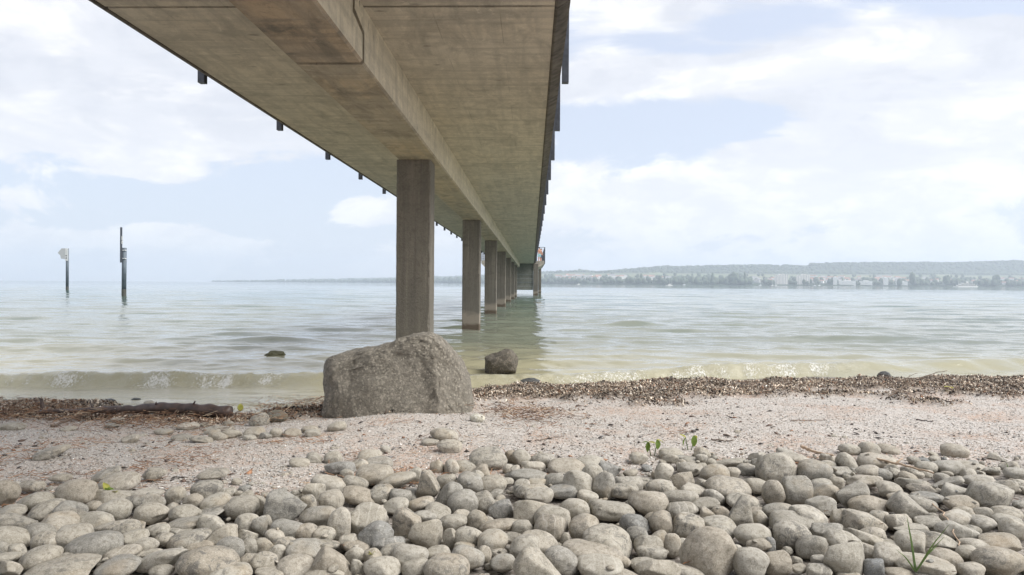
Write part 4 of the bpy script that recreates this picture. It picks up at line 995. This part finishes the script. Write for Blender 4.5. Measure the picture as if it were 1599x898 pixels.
def stick(name, pix, lifts, r0, r1, mat, label, cat='stick', n=14, wob=.01, forks=(), fix=None):
    P = interp_path(wpath(pix, lifts, fix), n)
    P = [(p[0]+random.uniform(-wob, wob)*.5, p[1]+random.uniform(-wob, wob), p[2]+random.uniform(-wob, wob)*.4) for p in P]
    mb = MB(); mb.tube(P, [r0+(r1-r0)*k/(n-1) for k in range(n)], 7)
    for (k, v) in forks: mb.tube([P[k], (P[k][0]+v[0]*.5, P[k][1]+v[1]*.5, P[k][2]+v[2]*.5+.004), (P[k][0]+v[0], P[k][1]+v[1], P[k][2]+v[2])], [r1*1.3, r1, r1*.6], 6)
    o = mb.build(name, mat, None, True); tag(o, label, cat); return o
stick('stick', [(80, 668), (120, 655), (150, 652)], [.01, .025, .02], .010, .006, M_twig, 'thin dark stick lying in front of the driftwood log', 'stick')
stick('stick', [(70, 650), (67, 638), (64, 623)], [.0, .05, .10], .026, .010, M_log, 'short upright stump of wood poking from the weed heap on the left', 'stick', 6, .004, fix=.01)
stick('branch', [(1385, 622), (1412, 604), (1440, 589), (1478, 578)], [.02, .06, .14, .17], .009, .003, M_twig, 'bare grey branch arching out of the weed bank toward the water', 'branch', 18, .012, fix=.05, forks=
      ((3, (-.25, .1, .10)), (5, (.1, .05, .12)), (7, (-.22, .15, .09)), (9, (.14, -.03, .07)), (11, (.2, .1, -.06))))
stick('branch', [(1402, 616), (1398, 598), (1432, 583)], [.02, .08, .11], .006, .002, M_twig, 'thinner forked branch beside the bare arching branch', 'branch', 12, .012, fix=.03, forks=((4, (-.15, .1, .05)), (7, (.16, .0, .03))))
stick('stick', [(1475, 602), (1470, 583)], [.02, .10], .006, .004, M_twig, 'short dark stick standing up right of the arching branch', 'stick', 4, .002, fix=.01)
stick('stick', [(1525, 620), (1560, 615), (1599, 614)], [.02, .02, .02], .008, .006, M_log, 'long dark stick lying on the weed bank at the right edge', 'stick')
stick('twig', [(1365, 730), (1410, 742), (1456, 755)], [.045, .05, .05], .006, .004, M_twig2, 'long brown twig resting on the stones right of centre', 'twig', 14, .006, ((5, (.05, .03, .02)),))
stick('twig', [(1252, 706), (1270, 713), (1300, 722)], [.03, .03, .035], .009, .004, M_twig2, 'curled reddish-brown strip of bark at the top of the stones', 'twig')
stick('twig', [(1440, 800), (1470, 820), (1485, 850), (1505, 885)], [.06, .06, .06, .05], .0025, .002, M_twig2, 'pale wiry root trailing down between stones near the right', 'root', 20, .016)
stick('twig', [(1235, 658), (1290, 657)], [.006, .006], .004, .002, M_twig, 'thin dark twig lying flat on the pale gravel', 'twig')
stick('twig', [(1430, 656), (1456, 660)], [.006, .006], .005, .002, M_log, 'short dark twig on the gravel toward the right', 'twig')
stick('twig', [(1112, 689), (1145, 691)], [.008, .008], .005, .003, M_twig, 'dark brown twig lying right of the two seedlings', 'twig')
stick('twig', [(835, 690), (880, 683)], [.008, .008], .003, .002, M_twig, 'thin twig on the gravel left of the two seedlings', 'twig')
def leafV(c, L, W, yaw, pitch, roll=0, curl=.25, m=6):
    M = Matrix.Rotation(yaw, 3, 'Z') @ Matrix.Rotation(-pitch, 3, 'Y') @ Matrix.Rotation(roll, 3, 'X')
    V = []; F = []
    for k in range(m+1):
        t = k/m; wd = W*math.sin(math.pi*min(1, t*.93+.07))**.8*(1 if k < m else .05)
        for s_ in (-1, 0, 1):
            V.append(Vector(c)+M@Vector((t*L, s_*wd*.5, -curl*L*t*t + abs(s_)*wd*.12)))
    for k in range(m):
        for s_ in (0, 1): i = k*3+s_; F.append((i, i+1, i+4, i+3))
    return V, F
def seedling(px, py, h, leaves, label, lean=0, stems=2):
    p = on_ground(px, py); r_ = empty('seedling', (p.x, p.y, p.z)); tag(r_, label, 'seedling', 'green seedlings among the gravel')
    mb = MB(); tops = []
    for k in range(stems):
        x = (k-(stems-1)/2)*.045; top = (p.x+x+lean, p.y, p.z+h*(.85+.15*k)); tops.append(top)
        mb.tube([(p.x+x*.3, p.y, p.z-.01), (p.x+x*.8, p.y, p.z+h*.5), top], [.0028, .0022, .0015], 6)
    mb.build('stem', M_grass, r_, True)
    for (k, yaw, pitch, L, W, ml) in leaves:
        V, F = leafV(tops[k], L, W, R(yaw), R(pitch), random.uniform(-.5, .5)); o = mk('leaf', V, F, ml, r_, True)
seedling(1019, 712, .085, [(0, 200, -75, .055, .032, M_leaf), (0, 250, -60, .05, .026, M_leaf), (0, 330, 10, .04, .022, M_leafy), (1, 20, -10, .045, .024, M_leafy), (1, 300, -70, .05, .035, M_leaf), (0, 160, 0, .04, .022, M_leaf)],
         'two-stemmed green seedling with drooping leaves, left of the pair')
seedling(1077, 703, .08, [(0, 190, -60, .05, .030, M_leaf), (0, 170, 40, .04, .03, M_leafy), (1, 270, -75, .06, .036, M_leaf), (1, 60, -20, .045, .024, M_leafy)],
         'small bright green seedling with two broad leaves, right of the pair')
def fplant(px, py, n, L, label, mats, name='weed_plant', cat='plant', lo=10, hi=60, W=.02, lift=.03):
    p = on_ground(px, py); z = p.z+lift; r_ = empty(name, (p.x, p.y, z)); tag(r_, label, cat)
    for k in range(n):
        V, F = leafV((p.x+random.uniform(-.02, .02), p.y-.01, z), L*random.uniform(.6, 1.1), W*random.uniform(.7, 1.3), random.uniform(0, 6.28), R(random.uniform(lo, hi)), 0, .3)
        mk('leaf', V, F, mats[k % len(mats)], r_, True)
fplant(178, 785, 8, .05, 'low leafy green weed growing between stones at the upper left of the bank', [M_leaf, M_leafy], W=.022, lift=.045)
fplant(130, 787, 4, .08, 'thin green sprig creeping over stones left of the leafy weed', [M_leaf], W=.008, lo=0, hi=25, lift=.05)
fplant(577, 893, 3, .025, 'tiny yellowish-green sprout at the bottom edge near the centre', [M_leafy], 'sprout', 'sprout', W=.012, lift=.06)
def tall_grass(px, py, blades, label):
    p = on_ground(px, py, .085 if py > 800 else .02); r_ = empty('grass_plant', tuple(p)); tag(r_, label, 'grass plant')
    for (ex, ey, wd) in blades:
        q = at_dist(ex, ey, p.y+random.uniform(-.03, .03)); P = interp_path([tuple(p), tuple((p+q)/2+Vector((0, 0, .01))), tuple(q)], 8)
        V = []; F = []
        for k, a in enumerate(P):
            w2 = wd*(1-(k/7)**2)*.5+.0004; V += [(a[0]-w2, a[1], a[2]), (a[0], a[1]-w2*.4, a[2]), (a[0]+w2, a[1], a[2])]
        for k in range(7):
            for s_ in (0, 1): i = k*3+s_; F.append((i, i+1, i+4, i+3))
        mk('blade', V, F, M_grass, r_, True)
tall_grass(1430, 893, [(1416, 806, .007), (1483, 818, .006), (1466, 850, .006), (1399, 858, .005), (1422, 845, .006), (1475, 838, .006)], 'young grass plant with long green blades rising among stones at lower right')
tall_grass(1575, 738, [(1571, 722, .004), (1573, 726, .004)], 'tiny pair of grass blades by the right edge of the stones')
# yellow leaf standing at the waterline
p = on_ground(375, 642); V, F = leafV((p.x, p.y, p.z), .07, .055, R(90), R(80), .3, .1)
o = mk('leaf', V, F, M_leafy, None, True); tag(o, 'bright yellow-green leaf standing upright beside the right end of the log', 'leaf')
p = on_ground(1475, 612); V, F = leafV((p.x, p.y, p.z+.05), .10, .06, R(10), R(5)); o = mk('leaf', V, F, M_leafy, None, True); tag(o, 'yellow-green leaf lying on the weed bank below the arching branch', 'leaf')
for (px, py, L, lab) in [(1077, 881, .05, 'rust-brown dead leaf wedged left of the largest round pebble'), (1376, 819, .022, 'small curled orange-brown leaf lying on the stones below the tilted wedge'),
                         (1584, 780, .025, 'small red-brown leaf on stones by the right edge'), (1291, 799, .022, 'dark red-brown leaf scrap right of the upright slab'),
                         (1175, 776, .02, 'orange leaf scrap right of the blue-grey domed pebble'), (1430, 706, .04, 'brown curled leaf at the top of the stones right of centre'),
                         (534, 851, .02, 'red-brown leaf scrap between stones left of centre'), (1490, 893, .02, 'brown leaf scrap at the bottom edge right of the grass plant')]:
    p = on_ground(px, py, .055 if py > 720 else .01); V, F = leafV(tuple(p-Vector((L*.4, 0, 0))), L, L*.5, R(random.uniform(-40, 40)), R(15), R(-25), .3)
    o = mk('dead_leaf', V, F, M_dleaf, None, True); tag(o, lab, 'leaf', 'dead leaves between the stones')

# ------------------------------------------------------------------ posts in the lake
M_post = plain('painted_post', (.10, .125, .15), .6, 0, .25, 3); M_postfoot = plain('algae_post_foot', (.03, .033, .026), .7, 0, .4, 8)
M_white = plain('weathered_white_board', (.68, .69, .69), .6, 0, .08, 3)
def wpt(px, py):
    d = ray(px, py); return Vector((0, 0, CAMZ)) + d*(-CAMZ/d.z)
p = wpt(193.5, 462.5); Y = p.y; q = Y/FPX
r1 = empty('navigation_post', (p.x, Y, 0)); tag(r1, 'thick blue-grey post in the lake with a tall thin board strapped on', 'post', 'navigation posts standing in the lake')
rr = 3.5*q; topz = at_dist(193, 387, Y).z
MB().tube([(p.x, Y, -2), (p.x, Y, .55)], rr*1.02, 14).build('post_foot', M_postfoot, r1, True)
MB().tube([(p.x, Y, .54), (p.x+.02, Y, topz)], rr, 14).build('post', M_post, r1, True)
b0 = at_dist(189.5, 410, Y-.25); b1 = at_dist(189.5, 355, Y-.25)
MB().box(b0.x-.075, b0.x+.045, Y-.32, Y-.20, b0.z, b1.z).build('gauge_board', M_steel, r1)
for z in (topz-.2, topz-.85): MB().box(b0.x-.05, p.x+rr+.03, Y-rr-.03, Y-.02, z-.03, z+.03).build('strap', M_white, r1)
for (za, zb) in ((375, 369), (381, 376)):
    A = at_dist(191, za, Y-.25); B = at_dist(191, zb, Y-.25); MB().box(A.x-.02, A.x+.09, Y-.34, Y-.322, A.z, B.z).build('board_plate', M_white, r1)
p = wpt(105, 453); Y = p.y; q = Y/FPX
r2 = empty('navigation_post', (p.x, Y, 0)); tag(r2, 'thinner dark post in the lake carrying pale angled sign panels, leftmost', 'post', 'navigation posts standing in the lake')
topz = at_dist(105, 388, Y).z; z2 = at_dist(105, 408, Y).z
MB().tube([(p.x, Y, -2), (p.x, Y, .45)], 2.2*q, 12).build('post_foot', M_postfoot, r2, True)
MB().tube([(p.x, Y, .44), (p.x, Y, topz)], 2.15*q, 12).build('post', M_post, r2, True)
cor = [(92, 395), (98, 388), (104, 388), (104, 405), (97, 404), (96, 399)]
pts = [at_dist(a, b, Y) for a, b in cor]
MB().prism([(v.x, v.z) for v in pts], 'y', Y-.26, Y-.22).build('sign_panel', plain('sign_grey', (.50, .51, .52), .6, 0, .06), r2)
a_ = at_dist(103.2, 407.5, Y); b_ = at_dist(107.6, 388, Y)
MB().box(a_.x, b_.x, Y-.21, Y-.17, a_.z, b_.z).build('sign_panel', M_white, r2)
for zz in (.3, .6): MB().box(a_.x+.05, b_.x-.12, Y-.22, Y-.212, a_.z+zz, a_.z+zz+.12).build('sign_mark', M_steel, r2)

# ------------------------------------------------------------------ people on the pierhead
M_skin = plain('skin', (.50, .27, .19), .6, 0, .08); M_hair = plain('dark_hair', (.03, .022, .018), .7); M_short = plain('pale_turquoise_cloth', (.35, .62, .66), .8, 0, .1); M_short2 = plain('dark_blue_cloth', (.05, .07, .13), .8)
def skinfig(name, verts, edges, radii, mat, parent, root=0):
    me = bpy.data.meshes.new(name); me.from_pydata(verts, edges, []); me.update(); me.materials.append(mat)
    o = bpy.data.objects.new(name, me); COL.objects.link(o); o.parent = parent if parent else None
    md = o.modifiers.new('skin', 'SKIN'); md.use_smooth_shade = True
    for k, sv in enumerate(me.skin_vertices[0].data):
        sv.radius = (radii[k], radii[k]*.85 if k < 4 else radii[k]); sv.use_root = (k == root)
    ms = o.modifiers.new('sub', 'SUBSURF'); ms.levels = 1; ms.render_levels = 2
    return o
def person(loc, rz, sc, label, short_mat, armpose):
    # 0 pelvis 1 waist 2 chest 3 neck base 4 neck 5 head 6 crown | legs 7.. | arms
    v = [(0,0,.95),(0,0,1.1),(0,0,1.32),(0,0,1.45),(0,.01,1.52),(0,.02,1.62),(0,.02,1.71)]
    e = [(0,1),(1,2),(2,3),(3,4),(4,5),(5,6)]; rad = [.135,.12,.15,.085,.052,.085,.07]
    for s_ in (-1, 1):
        b = len(v); v += [(s_*.10,0,.86),(s_*.11,.02*s_,.49),(s_*.12,-.02,.09),(s_*.13,.13,.04)]; e += [(0,b),(b,b+1),(b+1,b+2),(b+2,b+3)]; rad += [.095,.062,.042,.038]
        b = len(v); el, ha = armpose[0 if s_ < 0 else 1]
        v += [(s_*.19,0,1.40), el, ha, (ha[0], ha[1]+.07, ha[2]+.0)]; e += [(3,b),(b,b+1),(b+1,b+2),(b+2,b+3)]; rad += [.058,.043,.03,.034]
    o = skinfig('person', v, e, rad, M_skin, None); o.location = loc; o.rotation_euler = (0, 0, rz); o.scale = (sc,)*3
    tag(o, label, 'person')
    sh = skinfig('shorts', [(0,0,.98),(-.10,0,.86),(-.115,0,.60),(.10,0,.86),(.115,0,.60),(0,0,1.03)], [(0,1),(1,2),(0,3),(3,4),(0,5)], [.15,.115,.10,.115,.10,.145], short_mat, o)
    V = ICO[3][0].copy()*np.array([.092,.10,.105]) + np.array([0,-.005,1.665]); V[:, 2] = np.maximum(V[:, 2], 1.60+np.clip(V[:, 1], 0, 1)*.8)
    h = mk('hair', V, ICO[3][1], M_hair, None, True); h.parent = o; h.location = (0, 0, 0)
    nose = MB(); nose.add([(-.016,.095,1.60),(.016,.095,1.60),(0,.10,1.645),(0,.125,1.605)], [(0,1,3),(1,2,3),(2,0,3),(0,2,1)]); n_ = nose.build('nose', M_skin); n_.parent = o
    return o
person((.80, 87.0, TOPZ), R(-150), 1.0, 'bare-chested person in pale turquoise shorts standing at the pierhead railing', M_short, [((-.27,.12,1.18),(-.18,.34,1.12)), ((.27,.12,1.18),(.20,.34,1.12))])
person((1.02, 89.5, TOPZ), R(-100), .97, 'dark-haired person in dark shorts standing behind at the pierhead railing', M_short2, [((-.27,.05,1.15),(-.24,.20,.95)), ((.27,.12,1.18),(.18,.32,1.14))])

# ------------------------------------------------------------------ far shore
HOR = lambda px: 438.2 + (px/1599)*10.6
RK = [(-300, 0), (335, 0), (360, .8), (400, 2), (470, 4), (560, 6.5), (640, 8.5), (720, 11), (800, 16), (850, 19), (880, 20), (906, 22.5), (936, 20), (960, 22), (1000, 26), (1040, 29.5), (1060, 28.5), (1090, 30), (1184, 32), (1230, 32), (1262, 30.8), (1266, 34.5),
      (1300, 36), (1375, 37), (1450, 38), (1475, 37.3), (1525, 39), (1582, 41.5), (1599, 41), (1700, 42), (2100, 40)]
def dist_k(px): return np.interp(px, [300, 560, 800, 900, 1000], [2.3, 1.9, 1.3, 1.08, 1.0])
def bear(px):
    d = ray(px, 443.0); f_ = ray(PW/2, 443.0); h = (d.x*f_.x+d.y*f_.y)/math.hypot(f_.x, f_.y); return d.x/h, d.y/h
DS = np.array([2990, 3000, 3080, 3300, 3600, 3900, 4100, 4400, 4500, 4600, 4700, 4800, 4900, 5000, 5050, 5150, 5400, 5600.])
def hill_z(px, D):
    """D in units before the distance factor"""
    k = dist_k(px); rk = np.interp(px, [a for a, _ in RK], [max(b*.3, b-2.2) for _, b in RK])
    base = np.interp(D, [2990, 3000, 3080, 3300, 3600, 3900, 4400, 5000, 5400, 5600], [-3, 1.5, 3, 5.2, 9.0, 13.5, 19, 0, 0, 0])
    base = base*min(1, rk/19.)
    f = np.clip((D-4400)/600, 0, 1); f = f*f*(3-2*f)
    top = np.where(D <= 4400, base, min(19, rk*.62) + (rk-min(19, rk*.62))*f)
    top = np.where(D > 5050, rk*(1-(D-5050)/900), top)
    return top/FPX*D*k + (CAMZ if True else 0)
pxs = np.arange(335, 2100, 2.5)
HV = np.zeros((len(DS), len(pxs), 3)); HW = np.zeros((len(DS), len(pxs)))
for j, px in enumerate(pxs):
    bx, by = bear(px); k = float(dist_k(px))
    for i, Dd in enumerate(DS):
        z = float(hill_z(px, Dd)); jit = mnoise.noise(Vector((px*.11, Dd*.01, 1)))*.5 + mnoise.noise(Vector((px*.35, Dd*.02, 4)))*.5
        if Dd > 4400: z += jit*8*k
        HV[i, j] = (bx*Dd*k, by*Dd*k, z); HW[i, j] = 1.0 if Dd < 3500 or Dd > 4350+120*mnoise.noise(Vector((px*.02, 3, 1))) else 0.
def hills_mat():
    m, g_, b = newmat('far_hillside'); P = geo_pos(g_)
    n = g_.noise(P, .004, 6, .65); f = g_.vor(P, .03)
    fieldc = g_.mix(g_.mapr(n, .4, .6), (.13, .17, .085), (.20, .20, .12))
    forest = g_.mix(g_.mapr(f, .1, .6), (.045, .07, .035), (.02, .035, .02))
    g_.link(g_.mix(g_.attr('forest'), fieldc, forest), b.inputs['Base Color']); b.inputs['Roughness'].default_value = .95
    return m
hl = mk('hills', HV.reshape(-1, 3), gridfaces(len(pxs), len(DS)), hills_mat()); tag(hl, kind='structure'); fattr(hl.data, 'forest', HW.ravel())
def hpoint(px, D):
    bx, by = bear(px); k = float(dist_k(px)); return Vector((bx*D*k, by*D*k, float(hill_z(px, D)))), k
# distant mountain silhouette beyond the left shore
M_tree = plain('far_tree_foliage', (.085, .11, .075), .95, 0, .3, .05)
bV, bF, nb = [], [], 0; ICO[1] = ICO[2]; bF1 = ICO[1][1]
r = np.random.default_rng(77)
ZN = [(1206, 1268), (868, 900), (900, 975), (985, 1045), (1175, 1210), (1266, 1420), (1440, 1480), (1518, 1545), (1560, 1640)]
for _ in range(9000):
    px = r.uniform(330, 1750); D = 3000*(4000/3000)**(r.random()**1.6)
    if any(a_-4 < px < b_+4 for (a_, b_) in ZN) and r.random() < .72: continue
    sz_ = min(1, .25+np.interp(px, [330, 700, 860], [0, .6, 1]))
    dens = .55+.5*mnoise.noise(Vector((px*.03, D*.004, 0)))+.3*mnoise.noise(Vector((px*.15, D*.01, 7)))
    if D > 3750 and r.random() < .7: continue
    if r.random() > dens: continue
    p, k = hpoint(px, D); s = r.uniform(4.5, 11)*(1.2 if D < 3200 else 1)*sz_; hgt = s*r.uniform(.8, 1.5)
    V = ICO[1][0]*(1+.3*(r.random((len(ICO[1][0]), 1))-.5)); V = V*np.array([s, s, hgt])*k*.85 + np.array([p.x, p.y, p.z+hgt*.7*k])
    bV.append(V); bF.append(bF1+nb); nb += len(ICO[1][0])
# forest canopy crowns on the ridge so that its outline is uneven
for _ in range(5200):
    px = r.uniform(450, 1750); D = r.choice([r.uniform(4380, 4500), r.uniform(4500, 5060), r.uniform(4960, 5060)]); p, k = hpoint(px, D); s = r.uniform(9, 16); hgt = s*r.uniform(.7, 1.1)
    V = ICO[1][0]*(1+.35*(r.random((len(ICO[1][0]), 1))-.5)); V = V*np.array([s, s, hgt])*k*.8 + np.array([p.x, p.y, p.z+hgt*.1*k])
    bV.append(V); bF.append(bF1+nb); nb += len(ICO[1][0])
fw = mk('far_woods', np.concatenate(bV), np.concatenate(bF), M_tree); tag(fw, 'hazy woods and tree belts covering the far shore and its ridge', 'woods', kind='stuff')
M_trunk = plain('bark', (.10, .08, .06), .9)
def poplar(px, D, h, wd, label):
    p, k = hpoint(px, D); r_ = empty('poplar_tree', tuple(p)); tag(r_, label, 'tree', 'tall trees on the far shore')
    MB().tube([(p.x, p.y, p.z-2), (p.x, p.y, p.z+h*.8)], [wd*.12, wd*.04], 6).build('trunk', M_trunk, r_)
    V = ICO[3][0].copy(); V *= (1+.3*fbm(V, 2.2, px, 3))[:, None]; V = V*np.array([wd*.5, wd*.5, h*.5]) + np.array([p.x, p.y, p.z+h*.55])
    mk('crown', V, ICO[3][1], M_tree, r_, True)
for (px, D, h, wd, lab) in [(1163, 3020, 44, 9, 'slim dark poplar on the far shore left of the twin towers'), (1113, 3020, 40, 12, 'broad dark tree on the far shore between the sailboat and the towers'),
                            (1001, 3020, 36, 9, 'single pointed tree on the far shore left of the sailboat'), (1030, 3020, 30, 12, 'round dark tree on the far shore just left of the sailboat'),
                            (1425, 3010, 48, 22, 'tall rounded tree mass on the far shore right of the white houses'), (1478, 3010, 38, 26, 'wide dark trees on the far shore behind the bow of the ferry'),
                            (1556, 3010, 42, 26, 'wide dark tree on the far shore right of the ferry'), (1146, 3010, 42, 40, 'broad leafy tree mass left of the slim dark poplar')]:
    poplar(px, D, h, wd, lab)
M_hw = plain('house_wall', (.85, .83, .80), .8, 0, .05, .2); M_hr = plain('roof_tile', (.36, .20, .15), .9, 0, .3, .2); M_hg = plain('roof_grey', (.26, .25, .25), .9, 0, .2, .2); M_win = plain('window_dark', (.05, .06, .07), .3)
def house(px, D, wd, dp, h, rh, roof, label, flat=False):
    p, k = hpoint(px, D); x0, x1 = -wd/2, wd/2; z0 = -8
    mb = MB(); mb.box(x0, x1, -dp/2, dp/2, z0, h, 0)
    if flat: mb.box(x0+wd*.3, x1-wd*.3, -dp*.3, dp*.3, h+.01, h+2.5, 0)
    else: mb.add([(x0-.5, -dp/2-.5, h-.1), (x1+.5, -dp/2-.5, h-.1), (x1+.5, dp/2+.5, h-.1), (x0-.5, dp/2+.5, h-.1), (x0-.5, 0, h+rh), (x1+.5, 0, h+rh)], [(0,1,5,4), (2,3,4,5), (1,2,5), (3,0,4), (0,3,2,1)], 1)
    n = max(2, int(wd/3.5))
    for fl in range(max(1, int(h/3))):
        for a in range(n): cx = x0 + (a+.5)*wd/n; mb.box(cx-.6, cx+.6, -dp/2-.06, -dp/2+.05, fl*3+1, fl*3+2.4, 2)
    o = mk('house', mb.V, mb.F, [M_hw, roof, M_win], fmat=mb.M, loc=(p.x, p.y, p.z)); o.rotation_euler = (0, 0, random.uniform(-.5, .5)-math.atan2(p.x, p.y)*.8)
    o.scale = (k, k, k); tag(o, label, 'house', 'houses on the far shore'); return o
r = np.random.default_rng(12); random.seed(3)
zones = [(868, 900, 3250, 3700, 14, 'pale house in the hazy hillside village nearest the pier on the far shore'), (900, 975, 3300, 3750, 26, 'white house in the far village left of the sailboat'),
         (985, 1045, 3350, 3700, 8, 'pale house among trees behind the sailboat'), (1175, 1210, 3150, 3600, 8, 'pale low house just left of the twin towers'),
         (1266, 1420, 3150, 3800, 52, 'pale house with reddish roof in the town right of the towers'), (1440, 1480, 3150, 3700, 10, 'white house among trees above the bow of the ferry'),
         (1518, 1545, 3150, 3500, 10, 'bright white house just right of the ferry'), (1560, 1640, 3100, 3650, 30, 'red-roofed house on the far shore at the right edge'), (700, 720, 3200, 3600, 4, 'tiny pale house seen between the two nearest columns')]
for (a, b, d0, d1, n, lab) in zones:
    for _ in range(n):
        house(r.uniform(a, b), r.uniform(d0, d1), r.uniform(14, 28), r.uniform(9, 12), r.uniform(9, 15), r.uniform(3, 5), M_hr if r.random() < .6 else M_hg, lab)
for (px, wd, h, lab) in [(1304, 14, 30, 'tall narrow white block left of the long white row on the far shore'), (1323, 60, 16, 'long white apartment row at the water on the far shore'), (1352, 45, 15, 'second white apartment row right of the long one'),
                         (1383, 16, 28, 'narrow pale block right of the white apartment rows'), (1408, 40, 14, 'low white hall at the water left of the tall rounded trees')]:
    o = house(px, 3010, wd, 14, h, 3, M_hg, lab, True); o.rotation_euler = (0, 0, -.2); o.name = 'apartment_block'; o['category'] = 'building'; o['group'] = 'white blocks on the far shore'
def tower(px, parts, label):
    p, k = hpoint(px, 3005); r_ = empty('tower_block', tuple(p)); tag(r_, label, 'tower block', 'twin tower blocks on the far shore')
    for (x0, x1, h) in parts:
        mb = MB(); mb.box(p.x+x0, p.x+x1, p.y, p.y+18, p.z-6, p.z+h); w_ = mb.build('wall', plain('tower_wall', (.80, .75, .69), .8, 0, .05, .1), r_)
        n = int((x1-x0)/5)
        for fl in range(int(h/3)):
            mb = MB()
            for a in range(n): cx = p.x+x0+(a+.5)*(x1-x0)/n; mb.box(cx-1.6, cx+1.6, p.y-.1, p.y+.1, p.z+fl*3+.9, p.z+fl*3+2.4)
            mb.build('window_row', M_win, w_)
    MB().box(p.x+parts[0][1]-4, p.x+parts[0][1]+5, p.y+2, p.y+10, p.z+parts[0][2]+.01, p.z+parts[0][2]+4).build('roof_house', M_hw, r_)
tower(1217, [(-13, 3, 37), (3.2, 20, 41), (20.2, 34, 39)], 'left one of two tall pale tower blocks on the far shore')
tower(1250, [(-11, 8, 36), (8.2, 26, 41), (26.2, 35, 38)], 'right one of two tall pale tower blocks on the far shore')
# boats
M_boat = plain('white_boat_paint', (.80, .80, .79), .4, 0, .04)
def ferry():
    Yd = 1500; A = at_dist(1488, 448, Yd); B = at_dist(1526, 448, Yd); x0, x1 = A.x, B.x; L = x1-x0
    r_ = empty('ferry', ((x0+x1)/2, Yd, 0)); tag(r_, 'white passenger ferry with several decks cruising near the far shore', 'ferry')
    def hullpoly(z0, z1, a, b, y):
        return None
    mb = MB()
    outl = [(x0, Yd), (x0+L*.18, Yd-4), (x1-L*.06, Yd-4.5), (x1, Yd-3), (x1, Yd+3), (x1-L*.06, Yd+4.5), (x0+L*.18, Yd+4)]
    low_ = [((x-(x0+x1)/2)*.96+(x0+x1)/2, y) for x, y in outl]; n = len(outl)
    V = [(x, y, -1) for x, y in low_]+[(x, y, 2.2) for x, y in outl]; mb.add(V, [tuple(range(n))[::-1], tuple(range(n, 2*n))]+[(i, (i+1) % n, (i+1) % n+n, i+n) for i in range(n)])
    mb.build('hull', M_boat, r_)
    for (a, b, z0, z1) in ((.16, .94, 2.21, 4.6), (.26, .86, 4.61, 6.9), (.38, .62, 6.91, 8.8)):
        s_ = MB().box(x0+L*a, x0+L*b, Yd-3.8, Yd+3.8, z0, z1).build('deck_house', M_boat, r_)
        MB().box(x0+L*(a+.02), x0+L*(b-.02), Yd-3.86, Yd-3.78, z0+.9, z0+1.8).build('window_band', M_win, s_)
    MB().tube([(x0+L*.24, Yd, 4.6), (x0+L*.24, Yd, 13)], .25, 6).build('mast', M_boat, r_)
    MB().box(x0+L*.55, x0+L*.62, Yd-1, Yd+1, 8.81, 11).build('funnel', M_boat, r_)
ferry()
def sailboat(px, Yd, mast, L, label, sail=False):
    p = at_dist(px, 447, Yd); x = p.x; r_ = empty('sailboat', (x, Yd, 0)); tag(r_, label, 'sailboat', 'sailing boats off the far shore')
    mb = MB(); o_ = [(x-L/2, Yd), (x-L*.2, Yd-L*.15), (x+L*.45, Yd-L*.12), (x+L*.45, Yd+L*.12), (x-L*.2, Yd+L*.15)]
    V = [((a-x)*.85+x, b, -.3) for a, b in o_]+[(a, b, L*.1) for a, b in o_]; mb.add(V, [(4,3,2,1,0), (5,6,7,8,9)]+[(i, (i+1) % 5, (i+1) % 5+5, i+5) for i in range(5)])
    mb.build('hull', M_boat, r_)
    MB().box(x-L*.12, x+L*.2, Yd-L*.07, Yd+L*.07, L*.1+.01, L*.17).build('cabin', M_boat, r_)
    MB().tube([(x, Yd, L*.1), (x, Yd, mast)], [.10*Yd/900, .06*Yd/900], 6).build('mast', M_boat, r_)
    MB().tube([(x, Yd-.1, L*.25), (x+L*.4, Yd-.1, L*.25)], .12*Yd/900, 6).build('boom', M_boat, r_)
sailboat(1045, 900, 13, 9, 'sailboat with bare mast moored off the far shore left of the towers')
sailboat(903, 1500, 5, 8, 'tiny low boat off the far shore just right of the pier')
for (px, m_, lab) in [(1068, 20, 'hazy sailboat just right of the bare-masted sailboat'), (1206, 26, 'moored mast leftmost below the twin towers'), (1211, 30, 'moored mast beside the left tower block'),
                      (1272, 24, 'moored mast just right of the right tower block'), (1279, 28, 'moored mast further right of the tower blocks'), (1187, 22, 'moored mast well left of the twin towers')]:
    sailboat(px, 2850, m_, 14, lab)

# ------------------------------------------------------------------ haze
hzm = bpy.data.materials.new('haze'); hzm.use_nodes = True; t = hzm.node_tree; t.nodes.clear()
pv = N(t, 'ShaderNodeVolumePrincipled'); pv.inputs['Color'].default_value = (.80, .872, 1, 1); pv.inputs['Density'].default_value = 1.6e-4; pv.inputs['Anisotropy'].default_value = .2
mo = N(t, 'ShaderNodeOutputMaterial'); t.links.new(pv.outputs[0], mo.inputs['Volume'])
hb = MB().box(-9000, 11500, -80, 13500, -6, 420).build('haze', hzm); tag(hb, kind='stuff'); hb['label'] = 'pale bluish summer haze over the lake'; hb['category'] = 'haze'
